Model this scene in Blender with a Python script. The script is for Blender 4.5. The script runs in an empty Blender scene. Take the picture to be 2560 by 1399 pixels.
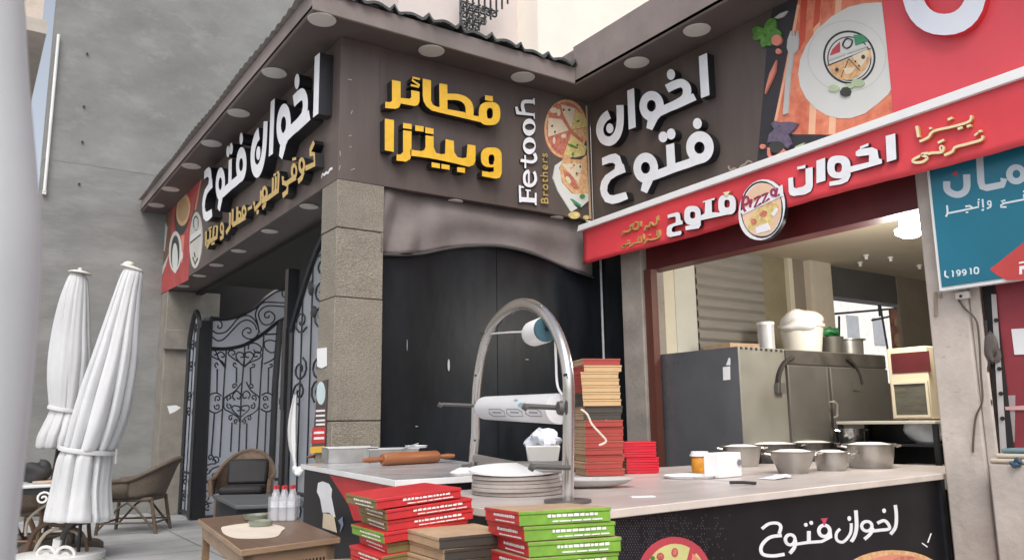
import bpy, bmesh, math, random
from mathutils import Vector, Matrix
random.seed(4)
R = math.radians
sc = bpy.context.scene
COL = sc.collection

# ---------------------------------------------------------------- camera
CAM = Vector((0.0, 0.0, 1.30))
YAW, PITCH, ROLL, FPX = 0.598727, 0.173884, -0.0131613, 2009.3
_f = Vector((math.sin(YAW), math.cos(YAW), 0)); _r = Vector((math.cos(YAW), -math.sin(YAW), 0)); _u = Vector((0, 0, 1))
CF = math.cos(PITCH) * _f + math.sin(PITCH) * _u
_U = -math.sin(PITCH) * _f + math.cos(PITCH) * _u
CR = math.cos(ROLL) * _r + math.sin(ROLL) * _U
CU = -math.sin(ROLL) * _r + math.cos(ROLL) * _U
cd = bpy.data.cameras.new("camera"); cam = bpy.data.objects.new("camera", cd); COL.objects.link(cam)
m = Matrix((CR, CU, -CF)).transposed().to_4x4(); m.translation = CAM
cam.matrix_world = m
cd.sensor_width = 36.0; cd.lens = 36.0 * FPX / 2560.0
cd.clip_start = 0.05; cd.clip_end = 3000
cd.dof.use_dof = True; cd.dof.focus_distance = 6.0
cd.dof.aperture_fstop = (cd.lens * 0.001) / 0.0055
sc.camera = cam

# ---------------------------------------------------------------- sky, sun, exposure
SUN_EL, SUN_AZ = R(52), R(215)          # azimuth from +Y clockwise: the sun stands behind the viewer
w = bpy.data.worlds.new("World"); sc.world = w; w.use_nodes = True
nt = w.node_tree; nt.nodes.clear()
sky = nt.nodes.new("ShaderNodeTexSky"); sky.sky_type = 'NISHITA'; sky.sun_disc = False
sky.sun_elevation = SUN_EL; sky.sun_rotation = SUN_AZ
sky.dust_density = 4.0; sky.air_density = 1.0; sky.ozone_density = 1.0
hs = nt.nodes.new("ShaderNodeHueSaturation"); hs.inputs['Saturation'].default_value = 0.42
bg = nt.nodes.new("ShaderNodeBackground"); bg.inputs[1].default_value = 0.15
out = nt.nodes.new("ShaderNodeOutputWorld")
nt.links.new(sky.outputs[0], hs.inputs['Color']); nt.links.new(hs.outputs[0], bg.inputs[0]); nt.links.new(bg.outputs[0], out.inputs[0])
sd = bpy.data.lights.new("sun", 'SUN'); sun = bpy.data.objects.new("sun", sd); COL.objects.link(sun)
sd.energy = 1.1; sd.angle = R(35); sd.color = (1.0, 0.97, 0.935)
_sv = Vector((math.sin(SUN_AZ) * math.cos(SUN_EL), math.cos(SUN_AZ) * math.cos(SUN_EL), math.sin(SUN_EL)))
sun.rotation_euler = (-_sv).to_track_quat('-Z', 'Y').to_euler()
sc.view_settings.view_transform = 'Standard'; sc.view_settings.look = 'None'
sc.view_settings.gamma = 1.0; sc.view_settings.use_curve_mapping = False
sc.view_settings.exposure = 0.45

# ---------------------------------------------------------------- sight lines: a photo pixel carried to a real plane
def ray(x, y): return CR * ((x - 1280) / FPX) - CU * ((y - 699.5) / FPX) + CF
def PX(x, y, X): d = ray(x, y); return CAM + d * (X / d.x)
def PY(x, y, Y): d = ray(x, y); return CAM + d * (Y / d.y)
def PZ(x, y, Z): d = ray(x, y); return CAM + d * ((Z - CAM.z) / d.z)
def PD(x, y, D): return CAM + ray(x, y) * D

# ---------------------------------------------------------------- materials
def lin(c):
    c /= 255.0
    return c / 12.92 if c <= .04045 else ((c + .055) / 1.055) ** 2.4
def rgb(r, g, b, k=1.0): return (lin(r) * k, lin(g) * k, lin(b) * k)
MATS = {}
def M(name, c, rough=.6, metal=0., var=.12, scale=3., bump=0., bscale=80., var2=0., scale2=.6, stretch=(1, 1, 1), spec=.5, c2=None, emit=0., trans=0., alpha=1., patch=None):
    if name in MATS: return MATS[name]
    mt = bpy.data.materials.new(name); mt.use_nodes = True; n = mt.node_tree; b = n.nodes["Principled BSDF"]
    b.inputs['Roughness'].default_value = rough; b.inputs['Metallic'].default_value = metal
    b.inputs['Specular IOR Level'].default_value = spec
    tc = n.nodes.new("ShaderNodeTexCoord"); mp = n.nodes.new("ShaderNodeMapping"); mp.inputs['Scale'].default_value = stretch
    n.links.new(tc.outputs['Object'], mp.inputs[0])
    n1 = n.nodes.new("ShaderNodeTexNoise"); n1.inputs['Scale'].default_value = scale; n1.inputs['Detail'].default_value = 6; n1.inputs['Roughness'].default_value = .65
    n.links.new(mp.outputs[0], n1.inputs[0])
    rp = n.nodes.new("ShaderNodeValToRGB")
    lo = c if c2 is None else c2
    rp.color_ramp.elements[0].position = .3; rp.color_ramp.elements[1].position = .72
    rp.color_ramp.elements[0].color = tuple(v * (1 - var) for v in lo) + (1,)
    rp.color_ramp.elements[1].color = tuple(min(1, v * (1 + var)) for v in c) + (1,)
    n.links.new(n1.outputs[0], rp.inputs[0])
    last = rp.outputs[0]
    if var2:
        n2 = n.nodes.new("ShaderNodeTexNoise"); n2.inputs['Scale'].default_value = scale2; n2.inputs['Detail'].default_value = 4
        n.links.new(mp.outputs[0], n2.inputs[0])
        mr = n.nodes.new("ShaderNodeMapRange"); mr.inputs[1].default_value = .3; mr.inputs[2].default_value = .7
        mr.inputs[3].default_value = 1 - var2; mr.inputs[4].default_value = 1 + var2
        n.links.new(n2.outputs[0], mr.inputs[0])
        mx = n.nodes.new("ShaderNodeVectorMath"); mx.operation = 'SCALE'
        n.links.new(last, mx.inputs[0]); n.links.new(mr.outputs[0], mx.inputs['Scale']); last = mx.outputs[0]
    if patch:                                   # weathered patches with an edge of their own: (colour, size, from, to)
        n4 = n.nodes.new("ShaderNodeTexNoise"); n4.inputs['Scale'].default_value = patch[1]; n4.inputs['Detail'].default_value = 8; n4.inputs['Roughness'].default_value = .7
        n.links.new(mp.outputs[0], n4.inputs[0])
        m4 = n.nodes.new("ShaderNodeMapRange"); m4.inputs[1].default_value = patch[2]; m4.inputs[2].default_value = patch[3]; m4.inputs[4].default_value = .5
        n.links.new(n4.outputs[0], m4.inputs[0])
        x4 = n.nodes.new("ShaderNodeMix"); x4.data_type = 'RGBA'; x4.inputs[7].default_value = patch[0] + (1,)
        n.links.new(m4.outputs[0], x4.inputs[0]); n.links.new(last, x4.inputs[6]); last = x4.outputs[2]
    if metal:                                   # smears and finger marks break up the gloss
        m5 = n.nodes.new("ShaderNodeMapRange"); m5.inputs[1].default_value = .3; m5.inputs[2].default_value = .7; m5.inputs[3].default_value = rough*.75; m5.inputs[4].default_value = min(1, rough*1.35)
        n.links.new(n1.outputs[0], m5.inputs[0]); n.links.new(m5.outputs[0], b.inputs['Roughness'])
    n.links.new(last, b.inputs['Base Color'])
    if bump:
        n3 = n.nodes.new("ShaderNodeTexNoise"); n3.inputs['Scale'].default_value = bscale; n3.inputs['Detail'].default_value = 4
        n.links.new(mp.outputs[0], n3.inputs[0])
        bp = n.nodes.new("ShaderNodeBump"); bp.inputs['Strength'].default_value = bump; bp.inputs['Distance'].default_value = .01
        n.links.new(n3.outputs[0], bp.inputs['Height']); n.links.new(bp.outputs[0], b.inputs['Normal'])
    if emit: b.inputs['Emission Color'].default_value = c + (1,); b.inputs['Emission Strength'].default_value = emit
    if trans: b.inputs['Transmission Weight'].default_value = trans
    if alpha < 1: b.inputs['Alpha'].default_value = alpha
    MATS[name] = mt
    return mt

# ---------------------------------------------------------------- mesh collecting
class MB:
    def __init__(s): s.v = []; s.f = []; s.m = []; s.sm = []
    def add(s, vs, fs, mi=0, smooth=False):
        o = len(s.v); s.v += [Vector(p) for p in vs]
        for f in fs: s.f.append([i + o for i in f]); s.m.append(mi); s.sm.append(smooth)
        return s
    def box(s, a, b, mi=0):
        (x0, y0, z0), (x1, y1, z1) = a, b
        return s.add([(x0,y0,z0),(x1,y0,z0),(x1,y1,z0),(x0,y1,z0),(x0,y0,z1),(x1,y0,z1),(x1,y1,z1),(x0,y1,z1)],
            [(0,3,2,1),(4,5,6,7),(0,1,5,4),(1,2,6,5),(2,3,7,6),(3,0,4,7)], mi)
    def obox(s, o, ax, ay, az, mi=(0,)*6):
        o, ax, ay, az = map(Vector, (o, ax, ay, az))
        p = [o, o+ax, o+ax+ay, o+ay, o+az, o+ax+az, o+ax+ay+az, o+ay+az]
        for f, k in zip([(0,3,2,1),(4,5,6,7),(0,1,5,4),(1,2,6,5),(2,3,7,6),(3,0,4,7)], mi):
            s.add(p, [f], k)
        return s
    def prism(s, pts, ext, mi=0, ms=None, back=True):
        n = len(pts); pts = [Vector(p) for p in pts]; ext = Vector(ext)
        ms = mi if ms is None else ms
        s.add(pts + [p + ext for p in pts], [tuple(range(n))], mi)
        s.add(pts + [p + ext for p in pts], [(i, (i+1) % n, n + (i+1) % n, n + i) for i in range(n)] + ([tuple(range(2*n-1, n-1, -1))] if back else []), ms)
        return s
    def tube(s, path, r, n=8, mi=0, closed=False, caps=True, flat=None):
        path = [Vector(p) for p in path]; N = len(path); rs = r if isinstance(r, (list, tuple)) else [r] * N
        rings = []; up = None
        for i, p in enumerate(path):
            a = path[(i-1) % N] if (i or closed) else p; b = path[(i+1) % N] if (i < N-1 or closed) else p
            t = (b - a)
            t = t.normalized() if t.length > 1e-9 else Vector((0,0,1))
            if up is None:
                up = Vector((0,0,1)) if abs(t.z) < .9 else Vector((1,0,0))
            q = t.cross(up)
            if q.length < 1e-6: q = t.orthogonal()
            q.normalize(); up = q.cross(t).normalized()
            fa, fb = (1, 1) if flat is None else flat
            rings.append([p + q * math.cos(2*math.pi*k/n) * rs[i] * fa + up * math.sin(2*math.pi*k/n) * rs[i] * fb for k in range(n)])
        vs = [v for g in rings for v in g]; fs = []
        for i in range(N if closed else N-1):
            j = (i+1) % N
            for k in range(n): fs.append((i*n+k, i*n+(k+1) % n, j*n+(k+1) % n, j*n+k))
        if caps and not closed: fs += [tuple(range(n-1, -1, -1)), tuple(range((N-1)*n, N*n))]
        return s.add(vs, fs, mi, n > 5)
    def lathe(s, prof, c=(0,0,0), n=24, mi=0, axis=None, smooth=True):
        c = Vector(c); fs = []; vs = []
        Q = Vector((0,0,1)).rotation_difference(Vector(axis)).to_matrix() if axis else Matrix.Identity(3)
        for r, z in prof:
            for k in range(n):
                a = 2*math.pi*k/n; vs.append(c + Q @ Vector((r*math.cos(a), r*math.sin(a), z)))
        for i in range(len(prof)-1):
            for k in range(n): fs.append((i*n+k, i*n+(k+1) % n, (i+1)*n+(k+1) % n, (i+1)*n+k))
        return s.add(vs, fs, mi, smooth)
    def grid(s, rows, mi=0, smooth=True, wrap=False):
        nr, nc = len(rows), len(rows[0]); vs = [p for r_ in rows for p in r_]; fs = []
        for i in range(nr-1):
            for j in range(nc if wrap else nc-1):
                k = (j+1) % nc
                fs.append((i*nc+j, i*nc+k, (i+1)*nc+k, (i+1)*nc+j))
        return s.add(vs, fs, mi, smooth)
    def build_each(s, name, mats, parent, bevel=0.):
        """one object for every connected piece"""
        par = list(range(len(s.v)))
        def find(i):
            while par[i] != i: par[i] = par[par[i]]; i = par[i]
            return i
        key = {}
        for i, p in enumerate(s.v):
            k = (round(p.x, 5), round(p.y, 5), round(p.z, 5))
            if k in key: par[find(i)] = find(key[k])
            else: key[k] = i
        for f in s.f:
            for i in f[1:]: par[find(i)] = find(f[0])
        groups = {}
        for k, f in enumerate(s.f): groups.setdefault(find(f[0]), []).append(k)
        out = []
        for fs in groups.values():
            b = MB(); mp = {}
            for k in fs:
                for i in s.f[k]:
                    if i not in mp: mp[i] = len(b.v); b.v.append(s.v[i])
                b.f.append([mp[i] for i in s.f[k]]); b.m.append(s.m[k]); b.sm.append(s.sm[k])
            out.append(b.build(name, mats, parent, bevel))
        return out
    def build(s, name, mats, parent=None, bevel=0.):
        me = bpy.data.meshes.new(name); 
        if not isinstance(mats, (list, tuple)): mats = [mats]
        org = parent['_o'] if parent is not None and '_o' in parent else None
        org = Vector(org) if org is not None else Vector((0,0,0))
        me.from_pydata([p - org for p in s.v], [], s.f)
        for k in mats: me.materials.append(k)
        me.polygons.foreach_set('material_index', s.m); me.polygons.foreach_set('use_smooth', s.sm)
        bm = bmesh.new(); bm.from_mesh(me); bmesh.ops.remove_doubles(bm, verts=bm.verts, dist=1e-6)
        bmesh.ops.recalc_face_normals(bm, faces=bm.faces); bm.to_mesh(me); bm.free(); me.update()
        me.set_sharp_from_angle(angle=R(38))
        o = bpy.data.objects.new(name, me); COL.objects.link(o); o['_o'] = list(org)
        if parent is not None: o.parent = parent
        if bevel:
            md = o.modifiers.new("bevel", 'BEVEL'); md.width = bevel; md.segments = 2; md.limit_method = 'ANGLE'; md.angle_limit = R(40)
        return o
ROOTS = []
def thing(name, label, cat, at=(0,0,0), group=None):
    o = bpy.data.objects.new(name, None); COL.objects.link(o); o.empty_display_size = .1
    o.location = at; o['_o'] = list(at); o['label'] = label; o['category'] = cat
    if group: o['group'] = group
    ROOTS.append(o); return o
def tag(o, label, cat, group=None):
    o['label'] = label; o['category'] = cat
    if group: o['group'] = group
    return o
def structure(o): o['kind'] = 'structure'; return o
def copy_thing(src, loc, label, rot=None, scale=None):
    def cp(o, par):
        c = o.copy(); COL.objects.link(c)
        if par is not None: c.parent = par
        for ch in list(o.children): cp(ch, c)
        return c
    c = cp(src, None); c.location = loc; c['label'] = label
    if rot is not None: c.rotation_euler = (0, 0, rot)
    if scale: c.scale = scale
    ROOTS.append(c); return c

# ---------------------------------------------------------------- flat lettering: outlines in zoom pixels, carried to the sign's plane
ZM = {'A1': (500,100,.21448), 'A2': (400,350,.23592), 'B3': (940,170,.21438), 'B4': (1270,230,.22869), 'C5': (1470,120,.28594), 'Z6': (1440,500,.16406),
      'Z7': (1800,260,.296875), 'Z8': (1820,0,.3002), 'Z4': (1440,0,.48611), 'T': (2220,360,.28596), 'F8': (1500,1150,.41406), 'FULL': (0,0,1.),
      'R3': (420,600,.25738), 'R4': (420,900,.35683), 'P9': (480,1150,.23438)}
def zp(k, p): o = ZM[k]; return (o[0] + p[0]*o[2], o[1] + p[1]*o[2])
def smooth_pts(pts, closed=False, n=6):
    out = []; N = len(pts)
    rng = range(N) if closed else range(N-1)
    for i in rng:
        p0 = pts[(i-1) % N] if (closed or i > 0) else pts[0]; p1 = pts[i]; p2 = pts[(i+1) % N]
        p3 = pts[(i+2) % N] if (closed or i+2 < N) else pts[-1]
        for k in range(n):
            t = k/n
            out.append(tuple(.5*((2*b) + (c-a)*t + (2*a-5*b+4*c-d)*t*t + (-a+3*b-3*c+d)*t**3) for a, b, c, d in zip(p0, p1, p2, p3)))
    if not closed: out.append(tuple(pts[-1]))
    return out
def sell(cx, cy, rx, ry, n=28, p=2., rot=0.):
    o = []
    for k in range(n):
        a = 2*math.pi*k/n; ca, sa = math.cos(a), math.sin(a)
        x = rx*math.copysign(abs(ca)**(2/p), ca); y = ry*math.copysign(abs(sa)**(2/p), sa)
        o.append((cx + x*math.cos(rot) - y*math.sin(rot), cy + x*math.sin(rot) + y*math.cos(rot)))
    return o
def ribbon(pts, wx, wy, closed=False, sm=True):
    """left and right edges of a pen stroke whose nib is wx wide and wy high"""
    q = smooth_pts(pts, closed) if sm and len(pts) > 2 else list(pts)
    q = [(x/wx, y/wy) for x, y in q]; N = len(q); L = []; Rr = []
    for i in range(N):
        a = q[(i-1) % N] if (i or closed) else q[i]; b = q[(i+1) % N] if (i < N-1 or closed) else q[i]
        dx, dy = b[0]-a[0], b[1]-a[1]; l = math.hypot(dx, dy) or 1
        nx, ny = -dy/l*.5, dx/l*.5
        L.append(((q[i][0]+nx)*wx, (q[i][1]+ny)*wy)); Rr.append(((q[i][0]-nx)*wx, (q[i][1]-ny)*wy))
    return L, Rr
def shapes_to_mesh(mb, shapes, conv, ext, mf=0, ms=1, step=.0006):
    """shapes: P polygon, S stroke, E ellipse, R ring; conv maps (x,y) to the face plane; ext runs from face to back"""
    ext = Vector(ext); u = ext.normalized()
    for i, s in enumerate(shapes):
        off = u * (step * i); k = s[0]
        C = lambda p: conv(p) + off
        e = ext - off
        if k == 'P': mb.prism([C(p) for p in (smooth_pts(s[1], True, 4) if len(s) > 2 else s[1])], e, mf, ms)
        elif k == 'E': mb.prism([C(p) for p in sell(*s[1:5], p=(s[5] if len(s) > 5 else 2.), rot=(s[6] if len(s) > 6 else 0))], e, mf, ms)
        elif k in 'RS':
            if k == 'R':
                a = sell(*s[1:5], p=s[9] if len(s) > 9 else 2.); b = sell(*s[5:9], p=s[9] if len(s) > 9 else 2.); cl = True
            else:
                cl = s[4] if len(s) > 4 else False
                a, b = ribbon(s[1], s[2], s[3], cl, s[5] if len(s) > 5 else True)
            A = [C(p) for p in a]; B = [C(p) for p in b]; N = len(A)
            A2 = [p + e for p in A]; B2 = [p + e for p in B]
            rng = range(N if cl else N-1)
            mb.add(A + B, [(j, (j+1) % N, N+(j+1) % N, N+j) for j in rng], mf)
            mb.add(A + A2, [(j, (j+1) % N, N+(j+1) % N, N+j) for j in rng], ms)
            mb.add(B + B2, [(j, (j+1) % N, N+(j+1) % N, N+j) for j in rng], ms)
            if not cl:
                mb.add([A[0], B[0], B2[0], A2[0]], [(0,1,2,3)], ms); mb.add([A[-1], B[-1], B2[-1], A2[-1]], [(0,1,2,3)], ms)
def on_plane(key, kind, val):
    fn = {'X': PX, 'Y': PY, 'Z': PZ}[kind]
    return lambda p: fn(*zp(key, p), val)
def letters(name, shapes, key, kind, face, back, mats, parent):
    mb = MB(); ext = {'X': (back-face, 0, 0), 'Y': (0, back-face, 0), 'Z': (0, 0, back-face)}[kind]
    shapes_to_mesh(mb, shapes, on_plane(key, kind, face), ext)
    return mb.build(name, mats, parent)
def font_text(name, body, origin, right, up, height, mat, parent, depth=.004, spacing=1.0, shear=0.):
    cu = bpy.data.curves.new(name, 'FONT'); cu.body = body; cu.size = height; cu.extrude = depth; cu.space_character = spacing; cu.shear = shear
    t = bpy.data.objects.new(name + '_src', cu); COL.objects.link(t)
    dg = bpy.context.evaluated_depsgraph_get(); me = bpy.data.meshes.new_from_object(t.evaluated_get(dg))
    bpy.data.objects.remove(t)
    right = Vector(right); up = Vector(up); nrm = right.cross(up).normalized(); origin = Vector(origin)
    org = Vector(parent['_o']) if parent is not None and '_o' in parent else Vector((0,0,0))
    for v in me.vertices: v.co = origin + right*v.co.x + up*v.co.y + nrm*v.co.z - org
    me.materials.clear(); me.materials.append(mat)
    o = bpy.data.objects.new(name, me); COL.objects.link(o); o.parent = parent
    return o

# ================================================================ SETTING
XA, YB, XC = 2.507, 6.30, 5.342          # sign faces: coffee side, corner side, pizza side
ZLO, ZHI = 3.37, 4.666                   # underside of the sign band, eave soffit
m_pave = M('paving', (.34,.345,.345), .7, var=.22, scale=1.6, var2=.25, scale2=.25, bump=.25, bscale=25)
m_joint = M('paving_joint', (.16,.16,.155), .9)
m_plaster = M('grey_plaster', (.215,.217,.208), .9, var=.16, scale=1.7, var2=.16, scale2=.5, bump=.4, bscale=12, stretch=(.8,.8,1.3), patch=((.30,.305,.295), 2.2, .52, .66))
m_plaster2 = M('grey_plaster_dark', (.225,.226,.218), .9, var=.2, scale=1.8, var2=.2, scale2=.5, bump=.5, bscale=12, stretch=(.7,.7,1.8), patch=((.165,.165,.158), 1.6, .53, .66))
m_brown = M('brown_cladding', (.098,.076,.068), .45, var=.16, scale=3.2, var2=.16, scale2=1.1, bump=.06, bscale=20, stretch=(1.6,1.6,.3))
m_soffit = M('soffit_brown', (.105,.083,.077), .6, var=.12, scale=2.5, var2=.2, scale2=.7)
m_fascia = M('fascia_brown', (.215,.178,.165), .6, var=.15, scale=3, var2=.2, scale2=.9, bump=.15, bscale=30)
m_stone = M('pillar_stone', (.262,.236,.195), .9, var=.34, scale=75, c2=(.20,.172,.132), bump=1., bscale=60, var2=.1, scale2=3, stretch=(1,1,1.6))
m_shade = M('shade_black', (.02,.018,.017), .9)  # near-black colour stands in for shade in the cafe and the gap
m_blackwall = M('black_sheeting', (.010,.012,.015), .36, var=.5, scale=2.2, var2=.5, scale2=.9, bump=.3, bscale=5, spec=.2, stretch=(1.5,1.5,.5))
m_drape = M('taupe_cloth', (.19,.166,.16), .95, var=.12, scale=4, bump=.35, bscale=12, spec=.15)
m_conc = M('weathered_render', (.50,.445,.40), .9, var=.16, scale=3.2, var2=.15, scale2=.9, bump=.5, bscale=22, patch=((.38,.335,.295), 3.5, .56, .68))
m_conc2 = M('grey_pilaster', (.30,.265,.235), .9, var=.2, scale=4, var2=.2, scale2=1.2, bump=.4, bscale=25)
m_maroon = M('maroon_paint', (.105,.012,.014), .5, var=.2, scale=3, var2=.25, scale2=1.2)
m_cream = M('cream_panel', (.62,.58,.46), .6, var=.06, scale=3)
m_cream2 = M('pale_panel', (.56,.56,.50), .6, var=.06, scale=3)
m_olive = M('olive_wall', (.23,.20,.13), .8, var=.15, scale=3)
m_taupe = M('taupe_wall', (.25,.215,.18), .8, var=.1, scale=3)
m_roofs = M('dark_roof_sheet', (.06,.065,.063), .5, var=.3, scale=6)
m_white = M('white_paint', (.80,.80,.80), .45, var=.03)
m_black = M('black_iron', (.012,.013,.016), .4, var=.3, scale=12, spec=.6)
m_steel = M('brushed_steel', (.55,.54,.52), .28, 1., var=.1, scale=8, stretch=(1,1,.15))
m_pipew = M('white_pipe', (.72,.72,.70), .5)

# --- ground
mb = MB(); mb.add([(-1500,-1500,0),(2000,-1500,0),(2000,2000,0),(-1500,2000,0)], [(0,1,2,3)])
structure(mb.build('ground', m_pave))
mb = MB()
for k in range(-4, 4):
    x = k*.98 + .35; mb.add([(x-.006,4,.004),(x+.006,4,.004),(x+.006,13.6,.004),(x-.006,13.6,.004)], [(0,1,2,3)])
for k in range(0, 10):
    y = 4.3 + k*.98
    for j in range(-4, 3):
        xa = j*.98 + .36; mb.add([(xa,y-.006,.004),(xa+.96,y-.006,.004),(xa+.96,y+.006,.004),(xa,y+.006,.004)], [(0,1,2,3)])
structure(mb.build('ground_joints', m_joint))

# --- grey building that closes the yard
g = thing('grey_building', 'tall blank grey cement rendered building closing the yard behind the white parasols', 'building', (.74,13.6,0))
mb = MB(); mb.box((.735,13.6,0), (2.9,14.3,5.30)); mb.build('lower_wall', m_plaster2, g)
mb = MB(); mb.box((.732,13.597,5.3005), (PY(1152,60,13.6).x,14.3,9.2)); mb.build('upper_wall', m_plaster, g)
mb = MB(); mb.tube([(.775,13.54,4.78),(.775,13.54,7.3)], .022, 8); mb.box((.75,13.53,4.74),(.80,13.6,4.80)); mb.build('drain_pipe', m_pipew, g)
mb = MB()
for q in [(218,135),(210,267),(206,355),(198,460)]:
    p = PY(*q, 13.58); mb.lathe([(0,0),(.019,0),(.019,.012),(0,.012)], p + Vector((0,.004,0)), 10, axis=(0,-1,0))
mb.build_each('scaffold_hole', m_black, g)

# --- beige flats far left and building behind the roof
g = thing('beige_flats', 'beige balcony slab of a block beyond the grey wall corner', 'building', (-1.5,22,0))
a = PY(105,62,22); b = PY(0,80,22)
mb = MB(); mb.box((-6,22,a.z), (a.x,30,a.z+4)); mb.box((-14,22.4,0), (-.05,30,a.z-.36)); mb.build('wall', M('beige_wall', (.55,.47,.40), .8), g)
mb = MB(); mb.box((-6,21.7,a.z-.35), (a.x+.1,30,a.z-.002)); mb.build('slab', M('beige_slab', (.45,.40,.35), .8), g)

g = thing('cream_building', 'sunlit cream plastered building rising behind the corrugated shop roof', 'building', (8.5,16,0))
a = PY(1310,100,15.6); b = PY(1190,60,15.6)
m_creamw = M('cream_plaster', (.82,.76,.67), .85, var=.05, scale=.8, bump=.2, bscale=6)
mb = MB(); mb.box((a.x,15.0,0), (a.x+5.2,20,14)); mb.build('front_wall', m_creamw, g)
mb = MB(); mb.box((a.x-3.4,15.9,0), (a.x-.004,20,14)); mb.build('side_wall', M('pinkish_plaster', (.62,.55,.52), .85, var=.05, scale=.8), g)
c0, c1, c2 = PY(1152,72,15.5), PY(1215,72,15.5), PY(1275,5,15.5)
r = thing('iron_balcony', 'ornate black iron balcony railing on the upper floor behind the roof', 'railing', tuple(c0))
mb = MB()
zb, zt = c0.z, c0.z + 1.0
x0, x1 = c0.x, c2.x + .1
def zfloor(x): 
    t = (x - PY(1190,72,15.5).x) / (PY(1280,0,15.5).x - PY(1190,72,15.5).x)
    return zb if t < 0 else zb + t*(PY(1280,0,15.5).z - zb)
mb.tube([(x0,15.5,zb),(x0,15.5,zt+.3)], .035, 6)
for k in range(1, 9):
    x = x0 + (x1-x0)*k/9; mb.tube([(x,15.5,zfloor(x)),(x,15.5,zt+.3)], .026, 5)
mb.build('bars', m_black, r)
mb = MB()
for k in range(8):
    x = x0 + (x1-x0)*(k+.5)/9
    for j in range(3):
        z = zb + .12 + .26*j
        if z < zfloor(x): continue
        mb.tube([(x + (.02+.10*t/14)*math.cos(t*.65+j+k), 15.49, z + (.02+.10*t/14)*math.sin(t*.65+j+k)) for t in range(15)], .026, 5)
        mb.tube([(x-.1,15.48,z-.1),(x,15.48,z+.05),(x+.12,15.48,z+.12)], .024, 5)
mb.build('scrollwork', m_black, r)

# --- the corner shop: band, eave, pillars, rooms
g = thing('corner_shop', 'dark brown clad corner cafe with stone pillars and an overhanging eave', 'shop', (XA,YB,0))
mb = MB()
mb.box((XA+.03,YB+.03,ZLO), (XA+.42,13.58,ZHI-.002)); mb.box((XA+.422,YB+.03,ZLO), (5.30,YB+.42,ZHI-.002))
mb.build('sign_band', m_soffit, g)
mb = MB()
EX, EY, ECX = 2.12, 5.975, 4.885
mb.prism([(EX,13.58,ZHI),(EX,EY,ZHI),(ECX,EY,ZHI),(ECX,1.2,ZHI),(5.6,1.2,ZHI),(5.6,6.9,ZHI),(2.96,6.9,ZHI),(2.96,13.58,ZHI)], (0,0,.03)); mb.build('eave_soffit', m_soffit, g)
mb = MB()
mb.box((EX,EY+.02,ZHI-.006), (EX+.03,13.58,ZHI+.17)); mb.box((EX,EY-.004,ZHI-.006), (ECX,EY+.02,ZHI+.17)); mb.box((ECX,1.2,ZHI-.006), (ECX+.03,EY+.02,ZHI+.40))
mb.build('eave_fascia', m_fascia, g, .006)
mb = MB(); mb.box((ECX+.032,1.2,ZHI+.032),(11,6.9,ZHI+.39)); mb.build('flat_roof', m_fascia, g)
# corrugated sheets
def wave(t):
    f = t - math.floor(t); return .075*max(0, 1 - abs(f-.5)/.16)**1.5 + .018*math.cos(2*math.pi*f)
rows = []
xs = [2.13 + i*.0125 for i in range(int((4.93-2.13)/.0125)+1)]
for y, dz in ((5.93,0.),(6.3,.01),(7.6,.03)):
    rows.append([Vector((x, y + .015*math.sin(x*9), ZHI+.195 + dz + wave(x/.335) + .012*math.sin(x*2.3+y))) for x in xs])
mb = MB(); mb.grid(rows, smooth=False)
mb.grid([[p + Vector((0,.001,-.022 - .01*random.random())) for p in rows[0]], [p + Vector((0,0,.0)) for p in rows[0]]], smooth=False)
mb.build('corrugated_roof', m_roofs, g)
rows = []
ys = [6.0 + i*.025 for i in range(303)]
for x, dz in ((2.07,0.),(2.5,.02),(2.95,.03)):
    rows.append([Vector((x + .008*math.sin(y*3), y, ZHI+.185 + dz + .012*math.sin(y*2*math.pi/.16))) for y in ys])
mb = MB(); mb.grid(rows, smooth=False); mb.build('side_roof_sheet', M('pale_roof_edge', (.30,.27,.25), .6), g)
# near stone pillar, laid in courses
zj = sorted([0.0, PY(838,1010,YB).z, PY(837,740,YB).z, PY(838,566,YB).z, ZLO-.004]); zj[1] = 1.32
pil = MB()
for i in range(4):
    e = .004*(i % 2)
    pil.box((XA+.006-e,YB+.006-e,zj[i]+.004), (2.945,6.66,zj[i+1]-.004))
pil.box((XA+.02,YB+.02,0), (2.935,6.65,ZLO-.01), 1)
pil.build('pillar', [m_stone, M('stone_joint', (.10,.085,.065), .9)], g, .006)
pil = MB(); pil.box((XA+.004,13.12,0),(3.3,13.59,ZLO-.004)); pil.box((XA-.02,13.05,2.45),(2.9,13.119,2.75)); pil.build('pillar', M('far_pillar', (.235,.215,.185), .9, var=.2, scale=4, bump=.4, bscale=20), g, .01)
mo = MB()
pts = [(409,850),(405,880),(398,905),(404,930),(400,955),(408,985),(404,1010),(396,1050),(392,1080),(400,1100),(397,1140),(392,1170),(404,1176),(408,1120),(412,1060),(410,1000),(412,930),(412,870)]
mo.prism([PY(x,y,13.59) for x, y in pts], (0,.01,0)); mo.build('mortar_patch', M('pale_mortar', (.52,.50,.46), .9), g)
# cafe interior, its shade painted near-black, plus unseen bounce walls
mb = MB()
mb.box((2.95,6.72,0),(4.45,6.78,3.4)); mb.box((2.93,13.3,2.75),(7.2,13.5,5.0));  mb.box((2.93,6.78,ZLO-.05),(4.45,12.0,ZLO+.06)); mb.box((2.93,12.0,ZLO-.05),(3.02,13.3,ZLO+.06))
mb.build('dark_room', m_shade, g)
mb = MB(); mb.box((3.32,13.3,0),(7.2,13.5,2.748)); mb.box((7.2,6.8,0),(7.3,13.3,2.6)); mb.box((4.452,6.72,0),(7.2,6.78,3.4)); mb.build('bounce_wall', M('bounce_white', (.75,.75,.73), .8), g)  # unseen white walls added to bounce daylight onto the gate sheet
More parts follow.
